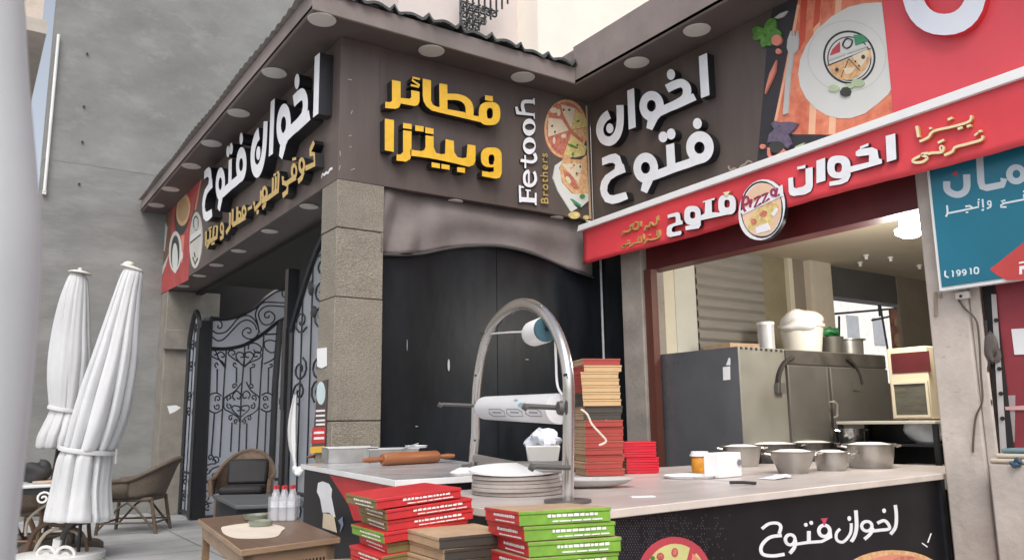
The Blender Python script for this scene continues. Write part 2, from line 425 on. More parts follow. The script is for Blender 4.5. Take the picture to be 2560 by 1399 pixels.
# black sheeting under the corner sign
mb = MB(); mb.box((2.945,6.42,0),(5.37,6.46,ZLO)); mb.box((5.372,5.86,0),(5.42,6.46,ZLO))
for x in (4.2,): mb.box((x,6.413,0.9),(x+.012,6.42,2.95))
mb.build('black_wall', m_blackwall, g)
mb = MB()
for (q, ww, hh) in [((1122,912),.011,.11),((1018,862),.002,.10),((1318,898),.02,.007),((1042,1065),.014,.006)]:
    p = PY(*q, 6.41); mb.prism([p+Vector((ww*math.cos(a),0,hh*math.sin(a)*.5)) for a in [k*.5236 for k in range(12)]], (0,.005,0))
mb.build_each('tape_scrap', M('scrap_grey', (.42,.42,.42), .7), g)
mb = MB(); p = PX(1503,700,5.35); mb.tube([(5.35,p.y,2.95),(5.35,p.y,1.9),(5.35,p.y-.01,1.2)], .012, 6); mb.build('conduit', M('grey_conduit', (.4,.4,.4), .5), g)
# draped cloth
top = [(946,486),(1000,494),(1060,503),(1120,512),(1200,524),(1290,536),(1380,550),(1480,566)]
bot = [(946,632),(1005,634),(1060,630),(1120,618),(1180,612),(1240,612),(1300,622),(1360,642),(1430,672),(1484,690)]
def lerp_poly(P, t):
    f = t*(len(P)-1); i = min(int(f), len(P)-2); f -= i
    return (P[i][0]*(1-f)+P[i+1][0]*f, P[i][1]*(1-f)+P[i+1][1]*f)
bs = smooth_pts(bot, n=5)
rows = []
for j in range(15):
    v = j/14; row = []
    for i in range(150):
        t = i/149; b = lerp_poly(bs, t); a = lerp_poly(top, (b[0]-946)/(1484-946))
        q = (a[0]*(1-v)+b[0]*v, a[1]*(1-v)+b[1]*v)
        fold = .07*(.25+v)*abs(math.sin(t*23 + v*(2.2-3*t)))**1.6*math.exp(-t*2.6) + .022*math.sin(t*19+v*2.6+math.sin(t*7)*1.5)*(.4+.6*v) + .016*math.sin(v*7+t*9+2*math.sin(t*5)) + .05*v*(1-v)
        p = PY(q[0], q[1], 6.36); row.append(Vector((p.x, 6.385 - fold, p.z if j else ZLO-.003)))
    rows.append(row)
mb = MB(); mb.grid(rows)
d = mb.build('cloth_drape', m_drape); tag(d, 'taupe cloth drape with a curved hem hanging over the black wall', 'drape')
d.modifiers.new('solid','SOLIDIFY').thickness = .004
mb = MB(); mb.tube([PY(x, y+3, 6.35) for x, y in bs], .012, 6); o = mb.build('hem', M('hem_dark', (.06,.055,.055), .8)); o.parent = d

# --- pizza kiosk on the right
k = thing('pizza_kiosk', 'open fronted pizza kitchen with cream ceiling and grey roller shutter inside', 'kiosk', (XC,5.5,0))
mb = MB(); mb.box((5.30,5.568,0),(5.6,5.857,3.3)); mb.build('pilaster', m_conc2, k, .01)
mb = MB(); mb.box((5.33,5.47,0),(5.41,5.562,2.71)); mb.build('brown_post', M('brown_steel', (.10,.032,.022), .5), k)
mb = MB(); mb.box((5.372,2.2,2.71),(5.55,5.566,3.29)); mb.build('lintel', m_maroon, k)
mb = MB(); mb.box((5.40,2.9,2.99),(5.66,5.55,3.2)); 
mb.box((5.552,1.0,3.06),(11,5.6,3.2)); mb.build('ceiling', M('cream_ceiling', (.62,.54,.42), .7, var=.05, scale=2), k)
mb = MB(); mb.box((5.43,5.6,0),(6.07,5.75,3.06)); mb.build('wall_panel', m_cream, k)
mb = MB(); mb.box((5.77,5.594,0),(6.065,5.6,3.06)); mb.build('pale_panel', m_cream2, k)
mb = MB()
for i in range(26):
    z = .2 + i*.11
    mb.add([(6.07,5.60,z),(7.11,5.60,z),(7.11,5.575,z+.03),(6.07,5.575,z+.03),(6.07,5.575,z+.075),(7.11,5.575,z+.075),(7.11,5.60,z+.11),(6.07,5.60,z+.11)], [(0,1,2,3),(3,2,5,4),(4,5,6,7)])
mb.box((6.07,5.605,0),(7.11,5.7,3.06)); mb.build('roller_shutter', M('shutter_grey', (.245,.23,.21), .55, var=.1, scale=3, stretch=(1,1,6)), k)
mb = MB(); mb.box((7.112,5.6,0),(7.52,5.75,3.06)); mb.build('olive_wall', m_olive, k)
mb = MB(); mb.box((7.522,5.55,0),(7.60,5.75,3.06)); mb.build('light_trim', m_cream, k)
mb = MB(); mb.box((7.602,5.58,0),(7.92,5.75,3.06)); mb.build('taupe_wall', m_taupe, k)
mb = MB(); mb.box((7.84,5.50,0),(8.24,5.62,3.06)); mb.build('kitchen_column', M('cream_column', (.60,.54,.45), .7), k)
mb = MB(); mb.box((8.242,5.60,2.70),(9.75,5.75,3.06)); mb.build('shutter_box', M('shutter_box', (.10,.10,.105), .5), k)
mb = MB(); mb.box((8.242,5.60,0),(9.75,5.66,1.7)); mb.build('sill_wall', m_taupe, k)
mb = MB(); mb.box((9.752,5.58,0),(11,5.62,3.06)); mb.build('end_wall', m_taupe, k)
mb = MB(); mb.box((11.0,1.0,0),(11.15,5.62,3.2)); mb.box((5.72,.9,0),(11,.998,3.2)); mb.build('back_wall', m_cream2, k)
mb = MB(); mb.box((5.42,5.7+.1,3.21),(11,6.3,4.6)); mb.build('upper_wall', m_plaster, k)
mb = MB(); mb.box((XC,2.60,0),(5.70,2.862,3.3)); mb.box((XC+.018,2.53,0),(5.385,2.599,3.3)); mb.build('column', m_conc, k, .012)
mb = MB()
for pts in ([PX(2340,730,XC),PX(2341,790,XC)], [PX(2352,732,XC),PX(2352,745,XC)]):
    mb.tube([p+Vector((-.004,0,0)) for p in pts], .012, 5)
mb.build('old_anchor', M('rust_mark', (.30,.25,.2), .9), k)
mb = MB()
rnd = random.Random(8)
for i in range(9):
    q = (rnd.uniform(2345,2440), rnd.uniform(950,1100) if i < 5 else rnd.uniform(770,1000)); p = PX(*q, XC-.001)
    l = rnd.uniform(.008,.022); mb.prism([p+Vector((0,l*math.cos(a)*1., .004*rnd.uniform(.5,1.2)*math.sin(a))) for a in [j*.7854 for j in range(8)]], (.004,0,0))
mb.build_each('render_chip', M('render_chip', (.40,.35,.31), .9), k)

# street seen through the kitchen opening
g = thing('white_street_building', 'pale distant building, raised to stand in for white sky, through the kitchen opening', 'building', (9,26,0))
mb = MB(); mb.box((28,24,0),(52,30,16)); mb.build('wall', M('far_white', (.8,.76,.72), .8), g)  # height is made up so the pale wall stands in for bright sky
mb = MB(); 
for i in range(9):
    for j in range(3): mb.box((30+i*2.3,23.95,1.6+j*3.4),(31+i*2.3,24,3.0+j*3.4))
mb.build_each('window', M('far_window', (.35,.36,.38), .4), g)
aw = thing('street_awning', 'dark framed street awning seen through the kitchen opening', 'awning', (9.2,6.9,0))
mb = MB()
aa, ab = PY(2060,748,8.5), PY(2290,775,8.5); mb.prism([(7.9,6.33,3.15),(11.2,6.33,3.15),ab,aa], (0,0,.03))
mb.build('awning_sheet', M('awning_brown', (.06,.05,.048), .8), aw)
mb = MB()
def pq(x, y, Y=7.4): return PY(x, y, Y)
for a, b in [((2076,785),(2250,770)),((2076,740),(2250,735)),((2195,730),(2225,905)),((2098,790),(2098,850)),((2110,720),(2230,690)),((2180,800),(2228,790)),((2190,700),(2200,790))]:
    mb.tube([pq(*a), pq(*b)], .018, 5)
mb.build('frame', m_black, aw)

# ================================================================ SIGNS
m_lw = M('letter_white', (.80,.81,.84), .4, var=.06, scale=9); m_ls = M('letter_return', (.014,.014,.017), .35, var=.2)
m_gold = M('letter_gold', (.76,.45,.035), .42, var=.1, scale=14)
m_gold2 = M('letter_brass', (.62,.44,.16), .35, .3, var=.15, scale=20)
m_cap = M('pale_gold', (.80,.68,.42), .4, var=.05)
m_red = M('sign_red', (.60,.035,.045), .5, var=.08, scale=1.5, var2=.12, scale2=.8)
def P(*a): return ('P', list(a))
def flat(name, items, key, kind, face, parent, step=.0015, depth=.002):
    """printed artwork: every item is (material, shapes); thin layers, each a little above the last"""
    mats = []; mb = MB(); i = 0; sg = {'X': Vector((1,0,0)), 'Y': Vector((0,1,0))}[kind]
    for mt, shp in items:
        if mt not in mats: mats.append(mt)
        mi = mats.index(mt)
        for s_ in shp:
            i += 1
            kk, s2 = (s_[0], s_[1:]) if s_[0] in ZM else (key, s_)
            conv = on_plane(kk, kind, face - step*i*.35)
            shapes_to_mesh(mb, [s2], conv, sg*(depth + step*i*.35 - .0004), mi, mi)
    return mb.build(name, mats, parent)

# shared glyphs of the two-word name, traced once on the pizza side
G1 = [P((968,75),(1040,45),(1062,412),(988,440)), ('E',725,233,36,47),
      ('S',[(688,357),(760,322),(815,308),(858,340),(864,400),(838,448),(770,492),(700,524),(640,552),(590,578)],74,74),
      P((895,408),(918,397),(948,455),(760,541),(735,500),(850,430)),
      ('R',555,508,107,132,553,506,39,51), P((520,630),(508,700),(560,718),(618,605),(575,585)),
      P((342,375),(402,350),(418,692),(356,715)),
      ('S',[(279,500),(281,640),(264,735),(226,795),(180,816),(128,793),(103,732),(110,670),(143,612),(185,580)],63,82), ('E',190,703,32,43)]
G2 = [('E',956,661,39,48), ('R',978,868,121,140,974,872,45,53), ('S',[(1010,965),(940,985),(870,1011),(760,1047),(600,1108),(540,1128)],74,74,False,False),
      P((680,850),(752,830),(763,1020),(690,1050)), ('E',655,778,39,47), ('E',724,752,39,48),
      ('R',502,1048,108,133,500,1047,40,51), P((474,1172),(458,1245),(512,1270),(575,1140),(520,1120)),
      P((122,962),(190,932),(240,922),(278,945),(300,1012),(312,1018),(330,1085),(250,1118),(200,1150),(172,1200),(167,1250),(186,1282),(220,1288),(330,1258),(350,1318),(270,1352),(210,1364),(150,1345),(117,1290),(104,1230),(117,1165),(152,1112),(232,1058),(238,1018),(215,1003),(180,1007),(124,1028))]

# ---------- pizza side
g = thing('shop_sign', 'dark brown pizza sign panel with white Arabic letters over a printed plate of food', 'sign', (XC,4.6,ZLO))
mb = MB(); mb.box((XC,2.962,ZLO-.2), (XC+.028,YB-.002,ZHI-.004)); mb.build('board', m_brown, g)
def split_glyphs(G, idx): return [[G[i] for i in ii] for ii in idx]
for y in (5.1,3.9):
    mb = MB(); mb.box((XC-.002,y,ZLO-.1),(XC-.0004,y+.004,ZHI-.02)); mb.build('panel_seam', m_soffit, g)
for shp in split_glyphs(G1, [(0,),(1,2,3,4,5),(6,),(7,8)]) + split_glyphs(G2, [tuple(range(8)),(8,)]):
    letters('letter', shp, 'C5', 'X', 5.255, XC-.001, [m_lw, m_ls], g)
c_ = lambda n, *a, **k2: M('print_'+n, a, .5, **k2)
pk = c_('charcoal', .035,.033,.038); po = c_('orange', .80,.30,.17, c2=(.62,.12,.07), scale=6); po2 = c_('peach', .82,.47,.30); pr = c_('deep_orange', .60,.09,.05)
pw = c_('plate', .66,.66,.63, var=.03); pwd = c_('plate_shade', .56,.56,.53); pbk = c_('black', .03,.028,.03); pg = c_('green', .12,.30,.06, scale=25, c2=(.06,.18,.03), var=.25); pgr = c_('forest', .06,.27,.14)
pcr = c_('crimson', .50,.06,.08); psk = c_('crust', .74,.47,.25, scale=30, c2=(.62,.33,.15), var=.2); ppk = c_('salmon', .72,.25,.18); plv = c_('violet', .17,.13,.20, scale=30, c2=(.10,.08,.13)); pol = c_('pale_leaf', .45,.55,.35)
psv = c_('fork_grey', .50,.50,.49); pch = c_('cheese', .74,.60,.25, scale=30, c2=(.6,.45,.18), var=.2); pht = c_('ham', .60,.22,.15, scale=35, c2=(.45,.12,.08), var=.25); pcm = c_('cream', .74,.62,.45, var=.1, scale=30); pdk = c_('olive_black', .05,.05,.045)
stripes = [(po if i % 2 else po2, [P((590+i*50,-30),(640+i*50,-30),(600+i*58,1120+i*2),(545+i*58,1118+i*2))]) for i in range(13)]
items = [(pk, [P((395,-30),(600,-30),(545,1130),(700,1122),(960,1130),(1000,1125),(320,1385),(240,1390),(300,700),(330,250))]),
         (po, [P((590,-30),(1290,-30),(1310,60),(1392,940),(980,1128),(800,1122),(530,1118),(385,1010))])] + \
        [(po2 if i % 2 else po, [P((640+i*92-(i*6),-30),(690+i*92-(i*6),-30),(640+i*88-i*4,1118),(585+i*88-i*4,1118))]) for i in range(4)] + \
        [(pr, [P((610,-30),(660,-30),(640,330),(590,420),(598,200)), P((730,-30),(775,-30),(762,180),(705,240))]),
         (po2, [P((575,40),(596,40),(545,330),(405,1010),(384,1005),(470,620))]),
         (pw, [P(*[(x,y) for x,y in [(1280,20),(1130,30),(1000,60),(860,140),(740,250),(650,380),(600,500),(584,620),(600,720),(650,820),(730,905),(820,960),(920,985),(1020,985),(1140,945),(1250,860),(1330,790),(1358,745),(1330,430)]])]),
         (pwd, [('R',990,470,330,300,990,470,322,292,2.,.0)]),
         (pw, [('E',1020,468,238,222,2.,-.25)]),
         (pbk, [('S',[(p[0],p[1]) for p in sell(1010,478,208,216,30,2.,-.5)],17,17,True)]), (pbk, [('S',[(p[0],p[1]) for p in sell(1010,490,178,182,30,2.,-.5)],9,9,True)]),
         (psk, [P((830,552),(1010,488),(1188,405),(1190,480),(1150,570),(1080,640),(1000,668),(930,662),(870,620))]),
         (pbk, [('S',[(828,548),(1188,404)],9,9,False,False), ('S',[(1005,490),(940,645)],6,6,False,False), ('S',[(1005,490),(1100,590)],6,6,False,False)]),
         (pcm, [P((1030,470),(1160,412),(1165,470),(1110,560)), P((960,570),(1060,560),(1030,610),(980,620))]), (pdk, [('E',1060,513,8,9), ('E',1090,548,7,8), ('E',1125,475,16,18), ('E',905,580,14,16)]),
         (pcr, [P((848,460),(870,410),(928,350),(930,430))]), (pgr, [P((1045,292),(1120,292),(1165,340),(1060,378))]), (pbk, [('S',[(955,365),(985,322),(1030,335),(1022,380),(990,402),(962,390)],9,9,True)]),
         (pwd, [P((835,487),(968,440),(972,455),(838,505)), P((985,435),(1160,372),(1162,388),(990,448))]),
         (pol, [('E',880,735,45,28), ('E',1080,690,55,32), ('E',1010,715,40,20)]), (pdk, [P((928,765),(955,730),(1000,725),(1022,760),(1010,795),(970,806),(940,795))]),
         (psv, [P((522,255),(532,300),(540,300),(548,255),(556,300),(566,300),(574,250),(588,330),(580,410),(545,450),(520,620),(495,945),(455,955),(480,640),(508,450),(488,400),(495,330))]),
         (pg, [('E',255,265,55,42,2.,.3), ('E',350,230,48,80,2.,.35), ('E',245,308,42,24,2.,-.3), ('E',295,345,26,48,2.,.1), ('E',380,290,60,55), ('E',340,340,45,42)]), (ppk, [('E',402,335,42,46,2.,.3)]),
         (psv, [P((385,150),(430,115),(490,92),(450,140),(400,156))]),
         (ppk, [('E',417,428,22,23), P((400,500),(388,600),(350,690),(305,782),(320,700),(345,610),(378,545))]),
         (plv, [P((355,1030),(380,1010),(440,1018),(530,1015),(580,1030),(550,1080),(500,1120),(525,1200),(490,1240),(440,1180),(370,1180),(325,1190),(340,1120),(385,1075))]), (pdk, [('E',405,1225,70,50)]),
         (ppk, [('S',[(338,1230),(340,1290),(370,1310),(430,1285),(470,1245)],24,24)]), (pol, [P((540,1270),(560,1220),(632,1188),(615,1230),(580,1260))]), (ppk, [('E',284,1220,20,20)])]
flat('food_print', items, 'Z8', 'X', XC-.002, g)
flat('small_print', [(c_('tan', .36,.28,.22), [('S',[(70,520),(85,555),(120,540),(150,555),(180,520),(210,505),(235,480),(270,490)],14,14)])], 'Z7', 'X', XC-.002, g)

# ---------- corner side
g = thing('shop_sign', 'brown corner sign panel with two rows of thick yellow Arabic letters and English lettering', 'sign', (3.9,YB,ZLO))
mb = MB(); mb.box((XA+.002,YB,ZLO-.006), (XC-.002,YB+.028,ZHI-.004)); mb.build('board', m_brown, g)
mb = MB(); q = PY(905,300,YB); mb.box((2.88,YB-.004,ZLO-.004),(2.888,YB-.001,ZHI-.1)); mb.build('panel_seam', m_soffit, g)
mb = MB(); mb.box((4.12,YB-.0025,ZLO),(4.1235,YB-.0005,ZHI-.1)); mb.build('panel_seam', m_soffit, g)
Y1 = [[P((187,140),(287,160),(288,420),(270,460),(230,478),(108,468),(108,395),(160,400),(187,385))], 
      [P((410,260),(508,278),(508,390),(490,430),(450,445),(280,413),(285,350),(395,360),(412,340)), ('S',[(512,132),(430,112),(425,145),(505,200),(500,222),(406,200)],24,24,False,False)],
      [P((545,125),(642,145),(642,380),(660,425),(700,450),(742,457),(742,520),(650,497),(590,450),(555,390),(545,320)),
       P((738,180),(832,195),(835,500),(742,478)), ('S',[(828,335),(960,342),(1045,380),(1088,450),(1092,575)],92,72), P((690,452),(835,480),(1035,516),(1050,535),(1200,565),(1330,600),(1350,664),(1100,603),(690,507))],
      [('R',1324,532,126,136,1327,530,36,62,2.7), P((1272,318),(1362,330),(1362,390),(1272,375)), P((1190,560),(1300,590),(1340,660),(1190,622))]]
Y2 = [[P((103,592),(210,608),(207,980),(103,960))], [P((316,725),(415,740),(413,1000),(400,1060),(350,1092),(240,1080),(240,1008),(290,1008),(316,980)), P((316,640),(416,655),(416,715),(316,702))],
      [P((578,785),(672,800),(672,920),(700,990),(760,1006),(805,1000),(812,830),(908,850),(912,980),(950,1040),(1010,1052),(1055,1045),(1068,890),(1160,905),(1160,1080),(1140,1130),(1080,1152),(870,1100),(620,1050),(400,1022),(400,952),(530,970),(565,955),(577,925)),
       P((458,668),(555,682),(555,745),(458,732)), P((575,690),(672,708),(672,772),(575,758)), P((650,1098),(747,1115),(747,1170),(650,1155)), P((765,1118),(860,1133),(860,1188),(765,1172)), P((948,1155),(1040,1165),(1040,1225),(948,1208))],
      [('R',1345,1042,122,116,1347,1068,35,60,2.7), P((1372,1090),(1467,1060),(1467,1225),(1445,1278),(1400,1290),(1238,1262),(1238,1200),(1330,1215),(1375,1208))]]
for shp in Y1 + Y2: letters('letter', shp, 'B3', 'Y', 6.20, YB-.001, [m_gold, m_ls], g)
# raised dark trim round each yellow face shows as a slightly larger dark slab behind it
FE = [[P((118,1018),(140,1018),(146,1148),(308,1160),(310,1212),(146,1198),(148,1206),(122,1204)), P((120,1020),(176,1034),(176,1048),(120,1048)), P((206,1068),(228,1070),(228,1160),(206,1158)), P((192,1062),(250,1070),(250,1084),(192,1078)), P((294,1100),(315,1103),(315,1237),(294,1232))],
      [('S',[(231,866),(205,874),(184,900),(178,945),(190,1000),(235,1022),(280,1005),(303,955),(296,900),(282,872)],30,38), ('S',[(228,866),(229,1010)],20,22,False,False)], [('S',[(138,748),(180,752),(260,765),(300,740),(300,700),(285,672)],34,34), P((178,690),(196,690),(200,835),(180,830))],
      [('R',233,588,70,94,238,588,52,38)], [('R',231,385,70,94,236,383,52,36)], [P((78,165),(104,160),(120,212),(286,238),(282,228),(292,228),(294,295),(284,295),(276,262),(110,247),(92,242)), ('S',[(176,225),(160,170),(162,125),(190,105),(286,108)],36,40), P((274,72),(291,70),(294,138),(280,138))]]
for shp in FE: letters('letter', shp, 'B4', 'Y', YB-.025, YB-.001, [m_lw, m_ls], g)
def zB(x, y): return PY(*zp('B4', (x, y)), YB-.02)
o0, o1, oh = zB(438,1232), zB(428,660), zB(352,1225)
font_text('letter', 'Brothers', o0, (o1-o0).normalized(), (oh-o0).normalized(), 1.32*(oh-o0).length, m_gold2, g, .006, spacing=1.16)
pb = c_('wood_strip', .52,.38,.24)
items = [(pht, [('E',632,405,234,322,2.,.08)]), (psk, [('R',632,405,234,322,632,405,212,296)]),
         (pcm, [P((440,280),(590,300),(665,420),(440,490)), P((580,135),(740,180),(690,400),(600,230))]), (pch, [P((745,190),(860,300),(862,380),(690,410)), P((690,460),(860,600),(840,690),(740,715),(610,690))]),
         (pht, [P((450,500),(660,450),(600,680),(500,600)), P((430,240),(540,110),(580,220),(560,280))]), (psk, [P((700,420),(860,390),(862,540),(800,500))]),
         (pcm, [('E',500,200,40,30), ('E',610,480,28,24), ('E',660,280,22,26), ('E',505,530,14,38), ('E',555,225,20,40)]), (pdk, [('E',610,195,10,12), ('E',672,195,10,12), ('E',515,435,8,12), ('E',485,370,9,10), ('E',760,580,10,8)]), (pg, [('E',710,590,60,12,2.,.4), ('E',770,318,16,12), ('E',712,675,12,20)]),
         (pw, [P((600,745),(520,800),(492,940),(545,1080),(620,1200),(690,1310),(760,1270),(700,1210),(800,1260),(880,1190),(880,1100),(700,1110),(590,990),(560,830))]), (psk, [P((600,700),(700,735),(800,740),(860,690),(866,850),(880,1110),(720,1115),(600,1000),(565,860),(580,780),(600,745))]),
         (pht, [P((600,850),(700,900),(780,1060),(720,1060),(620,930))]), (pcm, [P((585,785),(810,785),(775,1000)), ('E',660,960,22,45,2.,-.5)]), (psk, [('E',700,830,16,24,2.,.7), ('E',760,900,14,26,2.,.6)]), (pdk, [('E',722,800,10,8), ('E',790,815,8,18), ('E',750,890,9,12)]),
         (pgr, [P((680,1165),(710,1170),(800,1235),(795,1260),(730,1220))]), (pch, [('E',730,1345,60,40), ('E',860,1370,26,26)]), (pg, [('E',815,1140,28,25)])]
flat('pizza_print', items, 'B4', 'Y', YB-.002, g)
flat('edge_strip', [(pb, [P((850,150),(866,152),(912,1390),(890,1390))])], 'B4', 'Y', YB-.004, g, depth=.003)
rnd = random.Random(5)
flat('scuff', [(M('scuff_grey',(.34,.31,.30),.7), [('S',[(x,y),(x+dx,y+dy)],2,2,False,False) for x, y, dx, dy in [(870,198,10,2),(878,285,3,-9),(872,340,7,-2),(874,366,5,2),(850,377,1,13),(848,425,3,-12),(878,425,9,-4)]])], 'FULL', 'Y', YB-.0005, g, depth=.0004)

# ---------- coffee side: the same name on one line, then a brass line
g = thing('shop_sign', 'long brown coffee shop sign, white letters above a row of gold letters', 'sign', (XA,9.5,ZLO))
mb = MB(); mb.box((XA,YB+.03,ZLO-.006), (XA+.028,13.575,ZHI-.004)); mb.build('board', m_brown, g)
XL = 2.38
def affine(src, dst):
    """least squares map from (s,z) on the pizza side to (s,z) here"""
    import numpy as np
    A = np.array([[a, b, 1] for a, b in src]); B = np.array(dst)
    return np.linalg.lstsq(A, B, rcond=None)[0]
def sC(p): q = PX(*zp('C5', p), 5.255); return (-q.y, q.z)
def sA(k, p): q = PX(*zp(k, p), XL); return (-q.y, q.z)
W1 = affine([sC(p) for p in [(1040,45),(1062,412),(988,440),(968,75),(180,862),(72,740),(342,375),(560,718),(725,233),(418,692)]],
            [sA('A1', p) for p in [(1405,130),(1380,870),(1305,915),(1330,185)]] + [sA('A2', (1020,375)), sA('A2', (955,200)), sA('A1', (820,740)), sA('A1',(955,1400)), sA('A1',(1138,480)), sA('A1',(862,1335))])
W2 = affine([sC(p) for p in [(956,661),(978,868),(1099,868),(210,1364),(122,962),(512,1270),(395,1048),(350,1318),(724,752),(655,778)]],
            [sA('A1', (478,1155)), sA('A2', (858,255)), sA('A2', (920,230)), sA('A2', (490,850)), sA('A2', (475,300)), sA('A2', (630,785)), sA('A2', (568,520)), sA('A2', (557,785)), sA('A2',(757,90)), sA('A2',(720,130))])
for G, W, idx in ((G1, W1, [(0,),(1,2,3,4,5),(6,),(7,8)]), (G2, W2, [tuple(range(8)),(8,)])):
    def conv(p, W=W):
        a, b = sC(p); return Vector((XL, -(a*W[0][0]+b*W[1][0]+W[2][0]), a*W[0][1]+b*W[1][1]+W[2][1]))
    for shp in split_glyphs(G, idx):
        mb = MB(); shapes_to_mesh(mb, shp, conv, (XA-.001-XL,0,0)); mb.build('letter', [m_lw, m_ls], g)
S_ = lambda pts, wx=20, wy=42, cl=False, sm=False: ('S', pts, wx, wy, cl, sm)
GA = [[S_([(1632,20),(1592,110),(1590,150),(1632,150),(1638,255),(1540,300)],24,55)], [('R',1502,270,36,88,1502,265,14,42), S_([(1520,330),(1500,400),(1462,440)],24,60)],
      [('R',1420,330,34,85,1422,330,14,40), S_([(1440,395),(1380,430),(1330,470)],22,55), P((1400,190),(1440,180),(1440,210),(1400,222)), S_([(1300,385),(1300,450),(1352,470),(1345,545),(1296,590)],24,58)],
      [S_([(1258,350),(1250,535),(1140,615),(1080,650)],22,55), S_([(1228,385),(1222,555)],20,40), S_([(1196,400),(1192,580)],20,40), P((1200,360),(1228,350),(1228,375),(1200,385)), P((1234,335),(1260,325),(1260,350),(1234,360)),
       ('R',1106,560,32,75,1106,560,12,36), S_([(1120,620),(1105,690),(1080,720)],22,50), S_([(1066,535),(1062,660),(1000,735),(992,650)],22,52), P((1018,745),(1040,735),(1040,780),(1018,790))],
      [P((930,715),(975,690),(975,725),(930,750))],
      [('R',890,760,26,68,890,760,10,30), S_([(905,815),(850,850),(765,900)],20,50), S_([(818,705),(812,870)],20,40), ('R',838,800,24,52,838,800,9,22), S_([(770,730),(764,900)],20,40), S_([(742,775),(736,920),(696,985)],20,48), P((728,770),(745,765),(745,790),(728,795)), P((880,690),(900,683),(900,708),(880,715))],
      [('R',656,935,22,66,656,930,8,30), S_([(670,960),(664,1025),(636,1045)],20,46)],
      [S_([(606,905),(600,1030),(548,1060),(500,1080)],20,48), S_([(568,930),(562,1045)],18,40), S_([(532,945),(526,1075),(494,1140)],18,44), S_([(486,965),(484,1120)],18,40), P((510,930),(548,912),(548,932),(510,950)), P((560,915),(598,897),(598,915),(560,932)), P((540,1090),(575,1075),(575,1100),(540,1115))]]
for shp in GA: letters('letter', shp, 'A2', 'X', XL+.04, XA-.001, [m_gold2, m_ls], g)
items = [(c_('rose', .47,.075,.07, c2=(.36,.05,.05)), [P((455,350),(440,420),(375,640),(330,830),(300,1480),(-10,1640),(8,760),(90,640),(200,560))]), (ppk, [P((452,360),(440,420),(380,740),(365,740),(420,450)), P((225,1010),(260,1005),(235,1300),(215,1300))]),
         (c_('mocha', .22,.12,.075, scale=25, c2=(.15,.07,.04)), [P((8,760),(130,660),(100,1180),(20,1440),(-10,1640))]), (pwd, [P((40,820),(80,930),(50,1180),(20,1160)), P((100,1190),(60,1330),(10,1460),(0,1400))]), (pdk, [('E',235,790,80,215,2.,.12)]), (psk, [('E',245,740,72,170,2.,.1)]),
         (c_('latte', .40,.24,.12, scale=40, c2=(.55,.36,.18)), [('E',245,740,55,125,2.,.1)]), (pw, [('E',160,1180,66,215,2.,.03), P((210,1150),(240,1200),(238,1250),(205,1300))]), (pdk, [('E',160,1195,46,185,2.,.03)]), (pw, [('E',158,1250,30,160)]),
         (c_('stone_white', .55,.53,.48), [('E',378,1060,66,300,2.,.03)]), (pdk, [('R',380,880,30,80,380,880,20,60)]), (psv, [P((360,860),(400,840),(400,940),(365,955))]), (pw, [P((322,1010),(430,940),(432,990),(318,1085))]), (pdk, [S_([(318,1090),(430,1000)],8,16), S_([(345,1240),(370,1310),(400,1250)],10,24), S_([(360,1190),(372,1240)],8,20)])]
flat('coffee_print', items, 'A2', 'X', XA-.002, g)
flat('small_print', [(m_lw, [S_([(1710,400),(1720,360),(1740,370),(1760,345),(1780,350),(1800,310),(1825,300)],8,26)])], 'A2', 'X', XA-.002, g)

# ---------- red panel further along the pizza side
g = thing('red_sign', 'plain red sign panel with the lower arc of a big white ring letter', 'sign', (XC,2.2,3.3))
mb = MB(); mb.box((XC-.012,1.0,3.1), (XC+.02,2.957,ZHI-.004)); mb.build('board', M('panel_red', (.68,.075,.095), .45, var=.06, scale=1.2, var2=.12, scale2=.8), g)
letters('letter', [('R',1800,-90,350,385,1800,-100,185,218,2.2)], 'Z8', 'X', 5.27, XC-.013, [M('ring_white', (.72,.75,.82), .35, var=.03), m_red], g)

# ---------- the red banner above the counter
XBN = 5.12
g = thing('red_banner', 'long red banner with white top rail, white Arabic letters and a round pizza emblem', 'banner', (XBN,4.2,2.86))
y0, y1 = 1.5, 6.215
mb = MB()
n = 60; rows = []
for j in range(9):
    v = j/8; row = []
    for i in range(n+1):
        y = y1 + (y0-y1)*i/n; zt = 3.235 + (6.25-y)*.018; zb = 2.848 + (6.25-y)*.010
        row.append(Vector((XBN + .012*v*math.sin(y*3.1) + .006*math.sin(v*5+y*2.) + (.006*math.sin(y*23)*v*v), y, zt + (zb-zt)*v + .008*v*math.sin(y*2.3))))
    rows.append(row)
mb.grid(rows); o = mb.build('banner_sheet', M('banner_red', (.68,.055,.07), .42, var=.08, scale=2., var2=.1, scale2=1.1), g); o.modifiers.new('s','SOLIDIFY').thickness = .006
mb = MB(); mb.prism([(XBN-.035,6.262,3.205),(XBN-.035,6.235,3.265),(XBN-.035,1.4,3.36),(XBN-.035,1.4,3.295)], (.25,0,0)); mb.build('top_rail', m_white, g, .004)
mb = MB(); mb.prism([(XBN+.03,6.2,3.20),(XBN+.03,1.5,3.28),(XC+.02,1.5,3.28),(XC+.02,6.2,3.20)], (0,0,.004)); mb.build('banner_top', m_maroon, g)
